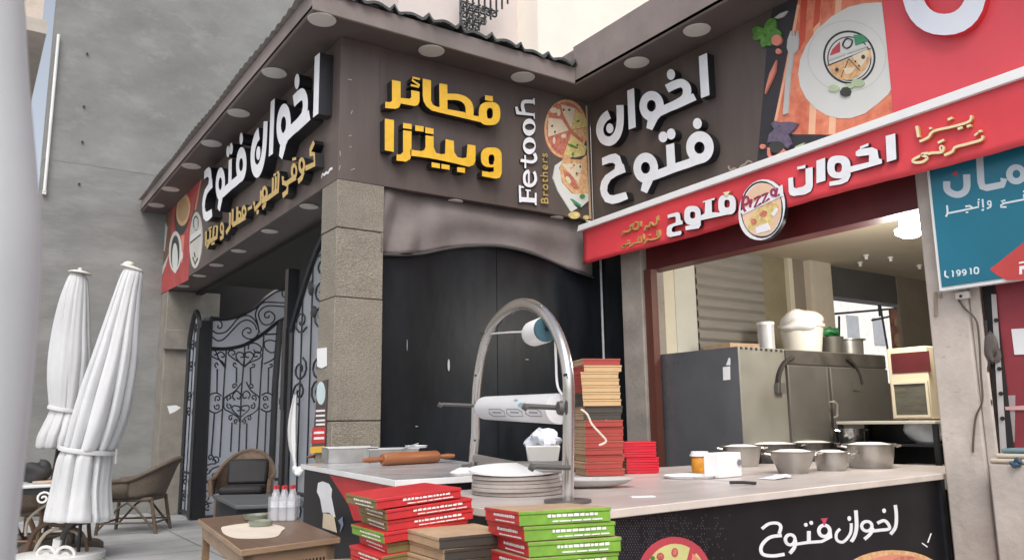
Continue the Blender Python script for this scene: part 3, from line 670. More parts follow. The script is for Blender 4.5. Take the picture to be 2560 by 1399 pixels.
BL = [['Z7', [P((1395,270),(1475,248),(1485,465),(1405,490))]],
      ['Z7', [P((1143,402),(1175,380),(1280,365),(1325,385),(1337,458),(1362,466),(1365,500),(1095,578),(1060,560),(1090,528),(1255,488),(1255,430),(1160,442),(1143,432)), P((1178,358),(1250,330),(1250,352),(1180,380)), ('R',1000,530,98,96,995,535,31,40,2.6), P((1030,562),(1098,545),(1098,600),(1075,650),(1020,675),(920,690),(920,655),(1000,640),(1035,620))]],
      ['Z7', [P((812,478),(885,452),(888,645),(812,668))]], ['Z7', [P((720,545),(780,530),(782,690),(765,735),(720,760),(620,775),(590,765),(578,740),(575,625),(615,615),(620,700),(640,710),(700,695),(722,675)), P((650,530),(720,512),(718,540),(650,552))]],
      ['Z6', [P((1395,225),(1540,185),(1580,200),(1595,300),(1625,325),(1625,365),(1490,400),(1460,430),(1460,480),(1490,490),(1600,465),(1610,500),(1590,530),(1440,562),(1400,555),(1380,520),(1385,420),(1410,385),(1520,340),(1520,260),(1500,250),(1400,275))]],
      ['Z6', [('R',1775,235,126,146,1778,228,40,52,2.8), P((1815,300),(1900,280),(1900,380),(1870,430),(1670,460),(1665,400),(1800,370)), P((1890,240),(1960,200),(1968,20),(2065,0),(2070,185),(2180,190),(2300,205),(2320,218),(1890,310)), ('R',2300,70,135,152,2300,55,42,60,2.8), P((1930,20),(2110,-35),(2110,-5),(1930,40))]]]
for kz, shp in BL: letters('letter', shp, kz, 'X', XBN-.030, XBN+.004, [m_lw, m_ls], g)
letters('letter', [P((755,990),(793,982),(775,1010))], 'Z4', 'X', XBN-.036, XBN+.004, [m_cap, m_gold2], g)
GB = [S_([(2112,95),(2112,125),(2080,155),(1960,190),(1800,228),(1750,282),(1680,315)],20,20,False,True), S_([(1655,185),(1670,280)],24,22), S_([(1915,132),(1955,115)],18,20), S_([(2000,210),(2040,195)],20,20), S_([(2075,190),(2110,178)],20,20), P((1755,200),(1775,192),(1782,208),(1762,214)),
      S_([(2205,265),(2195,300),(2080,335),(1980,362),(1950,400),(1885,430)],20,22,False,True), S_([(2140,265),(2168,240)],16,14), P((2170,222),(2200,215),(2200,235),(2175,238)), ('R',1862,372,22,28,1862,370,8,12), S_([(1878,360),(1862,402),(1780,410),(1745,420)],20,22,False,True), S_([(1745,412),(1690,425),(1740,450),(1700,485),(1635,490),(1618,470),(1680,435)],18,22,False,True), S_([(1830,325),(1880,300)],18,20)]
letters('gold_script', GB, 'Z7', 'X', XBN-.022, XBN+.004, [m_cap, m_gold2], g)
GC = [S_([(1245,235),(1240,310)],16,16), S_([(1225,250),(1222,345),(1180,380),(1130,340),(1110,400),(1060,400),(1040,460)],18,26,False,True), S_([(985,320),(980,400)],16,16), S_([(955,330),(930,430),(880,440),(820,400),(870,370),(800,470),(740,480),(700,520),(720,480)],18,26,False,True), P((890,330),(920,322),(920,345),(890,352)),
      S_([(1260,450),(1255,560),(1150,600),(1080,600),(1030,660)],18,24,False,True), S_([(1230,460),(1225,545)],14,16), P((1100,520),(1122,512),(1122,535),(1100,542)), S_([(1020,510),(1022,600)],16,16), S_([(985,550),(985,630),(940,640),(870,660),(800,710)],18,26,False,True), S_([(955,550),(930,620)],16,16), S_([(800,650),(760,670),(720,690),(690,730),(740,700),(700,690)],18,24,False,True), P((770,612),(800,604),(800,626),(770,634))]
letters('gold_script', GC, 'Z6', 'X', XBN-.02, XBN+.004, [m_gold2, m_gold2], g)
# emblem
em = MB(); shapes_to_mesh(em, [('E',352,890,192,258,2.1,.22)], on_plane('Z7','X',XBN-.04), (.045,0,0)); e = em.build('emblem', [m_lw, m_ls], g)
flat('emblem_print', [(pbk, [('R',352,888,178,240,352,888,166,226)]), (c_('peach_disc', .80,.55,.38), [('E',352,888,164,224,2.,.15)]), (pch, [P((240,985),(330,870),(470,820),(500,900),(440,960),(410,1030),(380,1000),(330,1010),(260,1070),(230,1060))]), (psk, [P((330,870),(420,820),(490,850),(500,905),(470,850),(400,860))]),
      (pht, [('E',365,925,34,28,2.,-.4), ('E',285,990,24,26)]), (m_lw, [P((300,1040),(400,1000),(420,1060),(300,1095)), P((430,930),(470,870),(490,890),(455,945)), P((165,905),(520,680),(530,770),(190,930))]),
      (c_('wine', .32,.03,.10), [S_([(195,770),(185,860),(215,905)],22,22), S_([(188,790),(230,780),(235,830),(195,850)],14,16,False,True), S_([(262,800),(252,870)],20,20), S_([(285,800),(335,770),(290,870),(345,835)],17,17), S_([(350,770),(400,745),(355,835),(415,795)],17,17), ('R',448,745,28,36,448,745,10,16), S_([(480,705),(468,780),(500,760)],16,18)])],
     'Z7', 'X', XBN-.041, g, step=.002).parent = g
# ---------- teal pharmacy sign
XT = 5.25
g = thing('teal_sign', 'teal shop sign with white border, pale Arabic letters and a phone number', 'sign', (XT,2.2,2.09))
a, b = PX(2349,727,XT), PX(2330,427,XT)
mb = MB(); mb.box((XT,1.2,a.z-.0), (XT+.06,a.y,3.15)); mb.build('board', m_white, g)
mb = MB(); mb.box((XT-.006,1.2,a.z+.022), (XT-.001,a.y-.02,3.15)); mb.build('panel', M('teal_panel', (.012,.155,.235), .35, var=.08, scale=1, var2=.15, scale2=1.2), g)
m_tl = M('teal_letter', (.50,.55,.60), .4, var=.03); m_tw = M('teal_small', (.66,.74,.76), .4, var=.03)
XF = XT-.007
for shp in ([S_([(686,265),(688,380),(650,430),(585,440),(520,400),(513,325)],62,58,False,True)], [S_([(800,110),(812,330),(826,375),(860,383),(1000,355),(1013,300)],62,58,False,False), ('R',1120,265,88,88,1122,262,34,36), S_([(1180,300),(1300,290)],58,58)]): flat('letter', [(m_tl, shp)], 'T', 'X', XF, g)
flat('red_dot', [(pcr, [P((552,262),(605,230),(605,285))])], 'T', 'X', XF, g)
for shp in ([S_([(515,535),(520,600),(505,635)],16,16,False,True), S_([(520,605),(640,582),(790,550),(790,500)],16,16), S_([(675,545),(715,540),(740,560)],16,16), P((680,592),(700,588),(700,602),(680,606)), P((785,480),(800,478),(798,492),(785,494))], [S_([(826,480),(832,555)],15,15), P((818,570),(838,566),(838,582),(818,586))], [('R',885,515,20,24,885,515,9,11), S_([(900,525),(895,550),(865,565)],15,15)], [S_([(1025,490),(990,500),(1015,520),(985,535),(985,550),(1035,550)],15,15), S_([(1000,520),(1185,485),(1185,445),(1230,440)],16,16), P((1180,408),(1200,402),(1200,420),(1180,424))]): flat('small_letter', [(m_tw, shp)], 'T', 'X', XF, g)
for shp in ([S_([(500,1105),(500,1150),(530,1165)],15,14,False,True)], [S_([(558,1105),(568,1115),(568,1160)],13,13)], [('R',615,1117,20,20,615,1117,9,9), S_([(632,1120),(625,1145),(605,1150)],11,11)], [('R',665,1112,20,20,665,1112,9,9), S_([(684,1112),(676,1140),(655,1145)],11,11)], [S_([(712,1085),(724,1090),(726,1138)],13,13)], [('R',772,1105,24,32,772,1105,12,20,2.8)]): flat('digit', [(m_tw, shp)], 'T', 'X', XF, g)
flat('red_badge', [(c_('tile_red', .50,.06,.055), [P((888,1095),(1190,855),(1300,800),(1300,1180),(1040,1190),(960,1150))]), (m_lw, [P((1148,1068),(1172,1064),(1172,1135),(1148,1140)), P((1172,1066),(1215,1060),(1215,1090),(1172,1096)), S_([(1145,1040),(1190,1030)],14,14)])], 'T', 'X', XF, g)

# ---------- round lamps in the soffits
m_disc = M('lamp_disc', (.62,.59,.55), .4, var=.03)
m_ring = M('lamp_ring', (.30,.27,.25), .4)
ORD = ['first','second','third','fourth','fifth','sixth','seventh']
def lamp(label, c, r, grp):
    t = thing('soffit_lamp', label, 'ceiling lamp', c, grp)
    mb = MB(); mb.lathe([(0,0),(r*.9,0),(r*.95,-.006),(r*.95,-.012),(0,-.014)], c, 28); mb.build('diffuser', m_disc, t)
    mb = MB(); mb.lathe([(r*.95,0),(r,0),(r+.006,-.006),(r,-.014),(r*.95,-.013)], c, 28); mb.build('rim', m_disc, t)
zc = ZHI - .001
for i, y in enumerate([6.095,7.344,8.563,9.718,10.75,12.0,13.03]):
    lab = 'round eave lamp at the outer corner between coffee sign and yellow sign' if i == 0 else f'{ORD[i]} round lamp from the outer corner in the eave above the coffee sign'
    lamp(lab, (2.25,y,zc), .115, 'eave lamps')
for q, lab in (((3.305,6.108), 'round eave lamp above the first row of yellow letters'), ((4.341,6.125), 'round eave lamp above the white English lettering')): lamp(lab, (*q,zc), .115, 'eave lamps')
for q, lab in (((5.07,5.27), 'round eave lamp above the pizza sign, nearer the inner corner'), ((5.07,4.5), 'round eave lamp above the pizza sign, nearest the printed plate')): lamp(lab, (*q,zc), .115, 'eave lamps')
for i, y in enumerate([7.29,8.49,9.67,10.70,11.6,12.6]):
    lamp(f'{ORD[i]} flat lamp from the stone pillar under the coffee sign', (2.62,y,ZLO-.002), .085, 'underside lamps')
lamp('flat lamp under the corner sign above the cloth drape, nearer the pillar', (3.713,6.44-.05,ZLO-.008), .075, 'underside lamps')
lamp('flat lamp under the corner sign beside the red banner end', (4.917,6.39,ZLO-.008), .075, 'underside lamps')

# ================================================================ KITCHEN INSIDE
m_ovd = M('oven_dark', (.19,.192,.205), .3, .55, var=.15, scale=1.5); m_ovl = M('oven_grey', (.24,.23,.20), .45, .35, var=.15, scale=1.6, var2=.15, scale2=1.2); m_ovm = M('oven_door', (.15,.142,.128), .45, .4, var=.15, scale=2)
m_soot = M('soot', (.03,.025,.022), .8, var=.4, scale=9)
OX, OY, OZ = 5.45, 4.58, 1.905
g = thing('pizza_oven', 'large steel oven with a dark glossy side and two grey doors', 'oven', (6.5,5.0,0))
mb = MB(); mb.box((OX,OY,0),(7.64,5.55,OZ)); mb.build('body', m_ovl, g, .006)
mb = MB(); mb.box((OX-.006,OY+.004,0),(OX-.001,5.55,OZ-.002)); mb.build('side_panel', m_ovd, g)
a, b = PY(1962,912,OY), PY(2066,1090,OY)
mb = MB(); mb.box((a.x,OY-.03,.9),(PY(2058,915,OY).x,OY-.001,a.z)); d1 = mb.build('door', m_ovm, g, .006)
mb = MB(); mb.box((PY(2068,915,OY).x,OY-.03,.9),(7.62,OY-.001,PY(2070,918,OY).z)); d2 = mb.build('door', m_ovm, g, .006)
mb = MB(); mb.box((PY(1962,900,OY).x,OY-.012,a.z+.012),(7.63,OY-.001,OZ-.01)); mb.build('upper_panel', M('oven_upper', (.11,.098,.088), .5, .4, var=.35, scale=6), g)
mb = MB(); h0, h1 = PY(2072,1003,OY-.03), PY(2072,1044,OY-.03)
mb.tube([h0, h0+Vector((.02,-.05,0)), h0+Vector((.04,-.06,-.03)), h1+Vector((.04,-.06,.02)), h1+Vector((.02,-.04,0))], .012, 8); mb.build('handle', m_steel, d2)
mb = MB(); mb.tube([PY(x,y,OY-.014) for x,y in smooth_pts([(1944,982),(1944,950),(1950,925),(1962,905),(1980,893)])], .035, 6, flat=(1,.5)); mb.tube([PY(x,y,OY-.034) for x,y in smooth_pts([(2118,895),(2135,910),(2148,932),(2155,958)])], .016, 6)
mb.build_each('arched_rail', m_soot, g)
mb = MB(); p = PY(1950,968,OY-.02); mb.box(p-Vector((.05,.02,.05)), p+Vector((.05,.015,.04))); p = PY(2140,965,OY-.036); mb.box(p-Vector((.05,.005,.04)), p+Vector((.05,.005,.04))); mb.build_each('latch', m_ovm, g)
mb = MB()
for i in range(9): p = PY(1853+i*12.5,866+i*1.0+3,OY-.001); mb.box(p-Vector((.012,.004,.01)), p+Vector((.012,.002,.01)))
for i in range(7): p = PX(1640,900+i*30,OX-.008); mb.lathe([(0,0),(.008,0),(.008,.006),(0,.006)], p, 8, axis=(-1,0,0))
mb.build_each('rivet', m_soot, g)
mb = MB(); 
mb.prism([PX(x,y,OX-.0075) for x,y in [(1807,917),(1825,915),(1826,948),(1808,950)]], (.001,0,0)); mb.prism([PX(x,y,OX-.0075) for x,y in [(1815,912),(1822,893),(1826,896),(1826,912)]], (.001,0,0)); mb.build('paper_label', m_white, g)
def onoven(x, y, yy=4.85): return PY(x, y, yy)
zt = OZ + .004
m_kraft = M('kraft', (.40,.275,.17), .85, var=.16, scale=7, bump=.25, bscale=35)
m_bred = M('box_red', (.52,.025,.03), .5, var=.16, scale=9, bump=.15, bscale=30); m_bredd = M('box_red_dull', (.36,.05,.04), .6, var=.1, scale=6)
m_bgreen = M('box_green', (.18,.36,.035), .5, var=.25, scale=9, c2=(.13,.28,.03), bump=.15, bscale=30); m_bolive = M('box_olive', (.18,.175,.045), .6, var=.2, scale=4, c2=(.22,.15,.07)); m_bdark = M('box_dark', (.055,.05,.042), .6, var=.15, scale=4); m_bbeige = M('box_beige', (.56,.38,.20), .8, var=.08, scale=8)
m_print = M('box_print', (.80,.78,.76), .5)
o = PX(1700,880,5.7); 
bx = MB(); bx.obox((5.55,4.75,zt),(.05,.36,0),(.33,-.05,0),(0,0,.045),(0,0,1,1,1,1)); o = bx.build('pizza_box', [m_bredd, m_kraft]); tag(o, 'flat pizza box lying on top of the dark oven', 'pizza box')
c = PY(1917,868,4.8); t = thing('canister', 'tall pale metal canister standing on the oven before the shutter', 'canister', (c.x,4.8,zt))
mb = MB(); mb.lathe([(.001,0),(.075,0),(.075,.235),(.001,.235)], (c.x,4.8,zt), 20); mb.build('body', M('tin_pale', (.55,.56,.56), .4, .3), t); mb = MB(); mb.lathe([(.001,.236),(.08,.236),(.08,.262),(.001,.262)], (c.x,4.8,zt), 20); mb.build('lid', m_white, t)
m_bin = M('bin_white', (.80,.78,.70), .5, var=.04)
c = PY(2008,880,4.85); t = thing('white_bin', 'white plastic bin heaped with pale cloth on the oven', 'bin', (c.x,4.85,zt))
mb = MB(); mb.lathe([(.001,0),(.17,0),(.20,.24),(.22,.245),(.22,.275),(.19,.275)], (c.x,4.85,zt), 24); mb.build('tub', m_bin, t)
def lump(mb, c, r, sq=(1,1,1), seed=0, n=18, m=12, amp=.12, mi=0):
    rd = random.Random(seed); ph = [(rd.uniform(0,6.28), rd.uniform(1,4), rd.uniform(0,6.28), rd.uniform(1,4)) for _ in range(5)]
    rows = []
    for j in range(m+1):
        th = math.pi*j/m; row = []
        for i in range(n):
            a = 2*math.pi*i/n; k = 1 + amp*sum(math.sin(p[0]+round(p[1])*a)*math.sin(p[2]+p[3]*th) for p in ph)/2
            row.append(Vector(c) + Vector((r*k*math.sin(th)*math.cos(a)*sq[0], r*k*math.sin(th)*math.sin(a)*sq[1], r*k*math.cos(th)*sq[2])))
        rows.append(row)
    mb.grid(rows, mi, wrap=True); return mb
mb = MB(); lump(mb, (c.x+.02,4.85,zt+.31), .2, (1,1,.55), 3); lump(mb, (c.x-.1,4.8,zt+.25), .15, (1,1,.4), 9); mb.build('cloth', m_white, t)
c = PY(2075,878,4.8); t = thing('green_packet', 'small green packet lying among pans on the oven', 'packet', (c.x,4.8,zt+.1))
mb = MB(); lump(mb, (c.x+.03,4.8,zt+.22), .085, (1.3,.8,.55), 5, amp=.3); o = mb.build('bag', M('green_bag', (.02,.16,.05), .4), t); mb = MB(); mb.lathe([(.001,0),(.10,0),(.12,.17),(.11,.17),(.09,.02)], (c.x+.03,4.8,zt), 20); mb.build('bowl', M('grey_bowl', (.2,.19,.17), .35, .6), t)
c = PY(2122,878,4.9); t = thing('stock_pot', 'pale two handled pot standing on the oven by the street opening', 'pot', (c.x,4.9,zt))
mb = MB(); mb.lathe([(.001,0),(.14,0),(.145,.16),(.17,.165),(.17,.175),(.001,.18)], (c.x,4.9,zt), 24); mb.build('body', M('dull_alu', (.45,.44,.42), .35, .7), t)
# posters, cabinet, shelf
t = thing('food_poster', 'red and orange printed food poster on the far side of the kitchen opening', 'poster', (9.6,6.2,1.9))
a, b = PY(2226,770,6.2), PY(2282,866,6.2)
mb = MB(); mb.box((a.x,6.2,b.z-.2),(b.x,6.23,a.z)); mb.build('sheet', M('poster_mix', (.50,.20,.10), .6, var=.5, scale=5, c2=(.30,.05,.05)), t)
mb = MB(); 
for q, r_ in (((2245,850),.1),((2265,820),.09),((2240,805),.06)): mb.lathe([(0,0),(r_,0),(r_,.004),(0,.004)], PY(*q,6.196), 16, axis=(0,-1,0))
mb.build('print', M('poster_food', (.62,.36,.16), .6, var=.4, scale=14), t)
CX = 6.6
t = thing('wall_cabinet', 'cream framed cabinet with a maroon panel above a small glass door', 'cabinet', (CX,3.75,1.28))
a, b = PX(2216,872,CX), PX(2332,1046,CX)
mb = MB(); mb.box((CX,b.y,b.z),(CX+.35,a.y,a.z)); mb.build('carcass', M('cab_cream', (.66,.58,.42), .5, var=.05), t, .008)
mb = MB(); p, q = PX(2227,884,CX), PX(2328,928,CX); mb.box((CX-.004,q.y,q.z),(CX-.001,p.y,p.z)); mb.build('maroon_panel', m_maroon, t)
p, q = PX(2230,955,CX), PX(2330,1042,CX); mb = MB(); mb.box((CX-.02,q.y,q.z),(CX-.003,p.y,q.z+.02)); mb.box((CX-.02,q.y,p.z-.02),(CX-.003,p.y,p.z)); mb.box((CX-.02,q.y,q.z+.02),(CX-.003,q.y+.02,p.z-.02)); mb.box((CX-.02,p.y-.02,q.z+.02),(CX-.003,p.y,p.z-.02)); dd = mb.build('door', M('door_cream', (.70,.63,.48), .5), t)
mb = MB(); mb.box((CX-.010,q.y+.02,q.z+.02),(CX-.002,p.y-.02,p.z-.02)); mb.build('glass_pane', M('dull_glass', (.115,.11,.085), .15, var=.3, scale=6, stretch=(1,1,4)), dd)
t = thing('steel_shelf', 'black framed work shelf with a pale top under the cream cabinet', 'shelf', (CX,4.0,0))
a, b = PX(2095,1053,CX), PX(2342,1050,CX)
mb = MB(); mb.box((CX-.03,b.y,1.235),(CX+.45,a.y,1.262)); mb.build('top', M('shelf_top', (.62,.58,.50), .5), t, .004)
mb = MB()
for y in (b.y+.02, a.y-.02): mb.box((CX-.01,y-.02,0),(CX+.02,y+.02,1.234)); mb.box((CX+.40,y-.02,0),(CX+.43,y+.02,1.234))
SHZ = PX(2141,1106,CX+.05).z; mb.box((CX-.01,b.y+.042,SHZ-.022),(CX+.43,a.y-.042,SHZ-.002));  mb.box((CX+.435,b.y,.0),(CX+.45,a.y,1.23)); mb.build('frame', m_black, t)
t = thing('plastic_bag', 'crumpled translucent bag on the black shelf under the cabinet', 'bag', (CX+.15,3.75,SHZ))
mb = MB(); lump(mb, (CX+.15,3.76,SHZ+.115), .14, (.7,1.15,.85), 4, amp=.3); mb.build('film', M('bag_film', (.62,.66,.68), .3), t)
t = thing('white_tub', 'white tub on the lowest shelf beside the column', 'tub', (CX+.1,3.75,.7))
mb = MB(); mb.box((CX-.0,3.62,.70),(CX+.25,3.95,.855)); mb.build('body', M('tub_white', (.65,.70,.76), .4), t, .02); mb = MB(); mb.box((CX-.005,3.60,.876),(CX+.26,3.9,.90)); mb.build('cloth', M('tub_cloth', (.7,.72,.74), .6), t)
# lamps in the kitchen
t = thing('kitchen_lamp', 'glowing white lamp hanging from the kitchen ceiling by the column', 'lamp', (6.2,3.40,3.05))
lc = Vector((6.2,3.40,2.80))
m_glow = M('lamp_glow', (1.0,.95,.85), .5, emit=9.)
mb = MB(); mb.lathe([(.001,.19),(.075,.19),(.075,.02),(.075,0)], lc, 24); mb.lathe([(.075,.0),(.115,-.02),(.11,-.055),(.06,-.085),(.001,-.09)], lc, 24); mb.build('bulb', m_glow, t)
mb = MB(); mb.lathe([(.001,.26),(.04,.26),(.06,.192),(.001,.192)], lc, 20); mb.build('socket', m_white, t)
ld = bpy.data.lights.new('lamp_light', 'POINT'); lo = bpy.data.objects.new('lamp_light', ld); COL.objects.link(lo); ld.energy = 75; ld.color = (1,.955,.87); ld.shadow_soft_size = .12; lo.location = lc + Vector((0,0,-.25)); 
for i, (q, lab) in enumerate([((2165,637), 'small ceiling socket farthest from the glowing lamp'), ((2226,642), 'small ceiling socket in the middle of the kitchen ceiling'), ((2298,662), 'small ceiling socket nearest the column edge'), ((2150,655), 'small ceiling socket closest to the street opening')]):
    c = PZ(*q, 3.055); t = thing('ceiling_socket', lab, 'socket', tuple(c), 'kitchen ceiling sockets'); mb = MB(); mb.lathe([(.001,0),(.03,0),(.03,-.015),(.02,-.02),(.018,-.05),(.001,-.055)], c, 16); mb.build('holder', m_white, t)

# ================================================================ COUNTERS
m_ctop = M('counter_laminate', (.47,.42,.40), .32, var=.12, scale=2.2, stretch=(1,2.5,1), var2=.1, scale2=3); m_cedge = M('counter_edge', (.60,.53,.47), .5, var=.12, scale=6)
m_marble = M('grey_marble', (.42,.425,.43), .22, var=.22, scale=2.4, c2=(.34,.345,.36), var2=.12, scale2=6)
CZ, MZ = .927, 1.0
cf0, cf1 = Vector((2.33,2.715,0)), Vector((5.36,2.925,0))
g = thing('service_counter', 'long laminate topped counter fronted by a black printed panel', 'counter', (3.8,3.3,0))
top = [(1.99,3.985),(1.94,3.12),(2.0,2.93),(2.14,2.76),(2.31,2.68),(5.42,2.893),(6.2,2.95),(6.2,4.52),(5.3,4.52),(5.3,4.75),(3.02,4.75),(2.97,3.985)]
mb = MB(); mb.prism([(x,y,CZ) for x,y in top], (0,0,-.038), 0, 1); mb.build('top', [m_ctop, m_cedge], g, .004)
fn = Vector((cf1-cf0)).cross(Vector((0,0,1))).normalized()
if fn.dot(CAM-cf0) < 0: fn = -fn
def PN(x, y, p0=cf0, n=fn, off=0.):
    d = ray(x, y); return CAM + d * (((p0 + n*off - CAM).dot(n)) / d.dot(n))
m_panel = M('panel_black', (.011,.0105,.013), .42, var=.3, scale=4, var2=.25, scale2=1.5, spec=.25)
mb = MB(); e = (cf1-cf0); mb.obox(cf0 - fn*.03, e, fn*.03, (0,0,CZ-.040), (0,)*6); mb.obox((2.03,3.05,0),(.30,-.32,0),(.02,.02,0),(0,0,CZ-.04)); mb.box((2.03,3.07,0),(2.06,3.98,CZ-.04)); mb.build('front_panel', m_panel, g)
# dot screen print, lettering and food art on the front panel
def fpl(items, name, key='F8', step=.0012):
    mats = []; mb = MB(); i = 0
    for mt, shp in items:
        if mt not in mats: mats.append(mt)
        for s_ in shp:
            i += 1; off = .001 + step*.4*i
            shapes_to_mesh(mb, [s_], lambda p, off=off: PN(*zp(key, p), off=off), -fn*(off-.0003), mats.index(mt), mats.index(mt))
    return mb.build(name, mats, g)
rnd = random.Random(3); dots = []
for i in range(46):
    for j in range(18):
        x, y = 78 + i*16 + (j % 2)*8, 330 + j*16
        if rnd.random() < (1.05 - i/44.) and y > 300 - (x-60)*.105 + 40: dots.append(P((x-2.2,y-5),(x+1.5,y-4),(x+3,y+5),(x-1,y+4)))
dm = MB()
for s_ in dots: dm.add([PN(*zp('F8', p), off=.0008) for p in s_[1]], [(0,1,2,3)])
dm.build('dot_print', M('dot_grey', (.10,.10,.11), .5), g)
for shp in ([S_([(1783,268),(1790,330),(1785,400),(1755,445)],20,20,False,True)],
    [S_([(1675,378),(1715,362),(1742,385),(1745,412),(1690,420),(1625,428)],19,19,False,True), ('E',1716,303,11,14), ('R',1612,396,40,38,1612,396,22,20), S_([(1648,405),(1635,440),(1598,475)],19,19,False,True)],
    [S_([(1545,300),(1550,390),(1540,450),(1518,490)],22,19,False,True)], [S_([(1518,378),(1512,440),(1470,490),(1432,480),(1428,440),(1450,412)],17,17,False,True), ('E',1506,350,11,15)],
    [('R',1355,424,44,44,1355,424,22,24), S_([(1388,420),(1395,460),(1340,488),(1255,494),(1180,505)],20,18), S_([(1262,425),(1262,490)],22,20), ('E',1244,388,10,12), ('E',1277,376,10,12), ('R',1150,478,38,40,1150,478,20,22), S_([(1182,480),(1175,525),(1148,560)],19,19,False,True)],
    [S_([(978,412),(1020,382),(1070,378),(1092,400),(1082,442)],20,18,False,True), S_([(1098,452),(1030,462),(985,500),(972,540),(990,568),(1050,575),(1115,565)],20,20,False,True)]): fpl([(m_lw, shp)], 'letter')
fpl([(c_('funnel', .55,.06,.12), [P((1333,350),(1376,346),(1362,375),(1360,390),(1350,391),(1348,376))])], 'red_dot', step=.004)
fpl([(m_lw, [S_([(2000,440),(1980,495)],7,7,False,False)])], 'tick_mark'); fpl([(m_lw, [S_([(1945,498),(1978,522)],7,7,False,False)])], 'tick_mark')
fpl([(pcr, [P(*[(x,y) for x,y in sell(450,700,225,240,40)])]), (c_('lemon', .62,.60,.25), [P(*sell(455,710,185,208,36))]), (pcr, [P((545,520),(600,515),(560,600),(520,620)), ('E',452,555,20,28), ('E',365,580,22,24)]), (pht, [('E',452,555,13,20), ('E',365,580,14,16)]), (pg, [('E',320,590,12,14)]), (ppk, [P((560,560),(650,640),(600,660),(555,610))]),
    ], 'pizza_print')
fpl([(psk, [('E',1770,700,310,160)]), (ppk, [('E',1790,690,250,122)]), (pht, [('E',1830,600,70,22,2.,-.2), ('E',1700,640,70,22)]), (pcm, [('E',1920,625,60,20,2.,.3), ('E',1770,650,50,18)])], 'pizza_print')
mb = MB(); mb.obox(cf1 + Vector((.001,0,0)), (.04,.003,0), fn*.02, (0,0,CZ-.045)); mb.build('end_post', m_black, g)
# marble table running back to the stone pillar
g = thing('marble_table', 'grey marble topped work table running from the counter back to the stone pillar', 'table', (2.5,5,0))
tp = [(2.20,6.13),(1.955,3.99),(2.97,3.99),(3.40,6.13)]
mb = MB(); mb.prism([(x,y,MZ) for x,y in tp], (0,0,-.035), 0, 1); mb.build('top', [m_marble, M('white_edge', (.72,.72,.72), .4)], g, .003)
sp0, sp1 = Vector((2.225,6.11,0)), Vector((1.985,4.02,0)); sn = (sp1-sp0).cross(Vector((0,0,1))).normalized()
if sn.dot(CAM-sp0) < 0: sn = -sn
mb = MB(); mb.obox(sp0, sp1-sp0, -sn*.03, (0,0,MZ-.037)); mb.box((2.02,4.02,0),(2.9,4.05,MZ-.037)); mb.build('side_panel', m_panel, g)
def side(items, name, parent=None):
    mats = []; mb = MB(); i = 0
    for mt, pts in items:
        if mt not in mats: mats.append(mt)
        i += 1; q = [PN(x, y, sp0, sn, .0015*i) for x, y in pts]; mb.prism(q, -sn*.001, mats.index(mt))
    return mb.build(name, mats, g if parent is None else parent)
side([(m_bred, [(823,1186),(1060,1228),(1060,1300),(884,1300),(872,1262),(855,1235)]), (m_lw, [(795,1206),(806,1202),(822,1208),(830,1222),(828,1240),(838,1292),(822,1280),(806,1280),(800,1245),(792,1228)]), (pcm, [(808,1281),(834,1286),(842,1330),(806,1318)]), (c_('blue_grey', .18,.22,.30), [(845,1300),(856,1290),(858,1312),(850,1330),(852,1312)])], 'side_print')
# things on the marble table
m_wood = M('rolling_wood', (.30,.11,.045), .4, var=.15, scale=4, stretch=(1,1,8)); m_alu = M('aluminium', (.52,.52,.51), .35, .75, var=.1, scale=7)
def pin(label, a, b, r):
    a, b = Vector(a), Vector(b); d = (b-a).normalized(); L = (b-a).length
    t = thing('rolling_pin', label, 'rolling pin', tuple(a), 'rolling pins')
    mb = MB(); mb.lathe([(.001,L*.2),(r*.8,L*.2),(r,L*.22),(r,L*.78),(r*.8,L*.8),(.001,L*.8)], a, 18, axis=d); mb.build('barrel', m_wood, t)
    mb = MB(); mb.lathe([(.001,0),(r*.3,.01),(r*.42,L*.08),(r*.3,L*.198),(.001,L*.198)], a, 12, axis=d); mb.lathe([(.001,L*.802),(r*.3,L*.802),(r*.42,L*.92),(r*.3,L-.01),(.001,L)], a, 12, axis=d); mb.build_each('handle', m_wood, t)
a, b = PZ(905,1150,MZ+.046), PZ(1137,1138,MZ+.046)
pin('thick brown rolling pin lying in front of the metal pans', a, b, .046)
a, b = PZ(768,1141,MZ+.03), PZ(868,1133,MZ+.03)
pin('short brown rolling pin sticking out behind the square metal pan', a, a+(b-a)*1.0, .032)
c = PZ(880,1158,MZ)
t = thing('metal_pan', 'deep square aluminium pan at the end of the marble table', 'pan', tuple(c))
def pan(t, c, e1, e2, h, m_):
    mb = MB(); c, e1, e2 = Vector(c), Vector(e1), Vector(e2); z = Vector((0,0,h)); f = Vector((0,0,.004))
    for s_, k_ in ((e1,e2),(-e1,e2),(e2,e1),(-e2,e1)):
        n_ = s_.normalized()*.006; mb.obox(c + s_ - k_ - n_, n_, k_*2, z)
    mb.obox(c-e1-e2+f, e1*2, e2*2, f); mb.build('tray', m_, t)
    rim = [c+e1+e2+z, c-e1+e2+z, c-e1-e2+z, c+e1-e2+z]; mb = MB(); mb.tube(rim, .007, 6, closed=True); mb.build('rim', m_, t)
pan(t, c + Vector((.05,.17,0)), (.19,-.03,0), (.03,.14,0), .115, m_alu)
c = PZ(960,1140,MZ); c = Vector((PY(975,1130,5.88).x,5.88,MZ)); t = thing('metal_pan', 'long shallow aluminium pan behind the thick rolling pin', 'pan', tuple(c)); pan(t, c, (.20,-.02,0), (.02,.12,0), .10, m_alu)
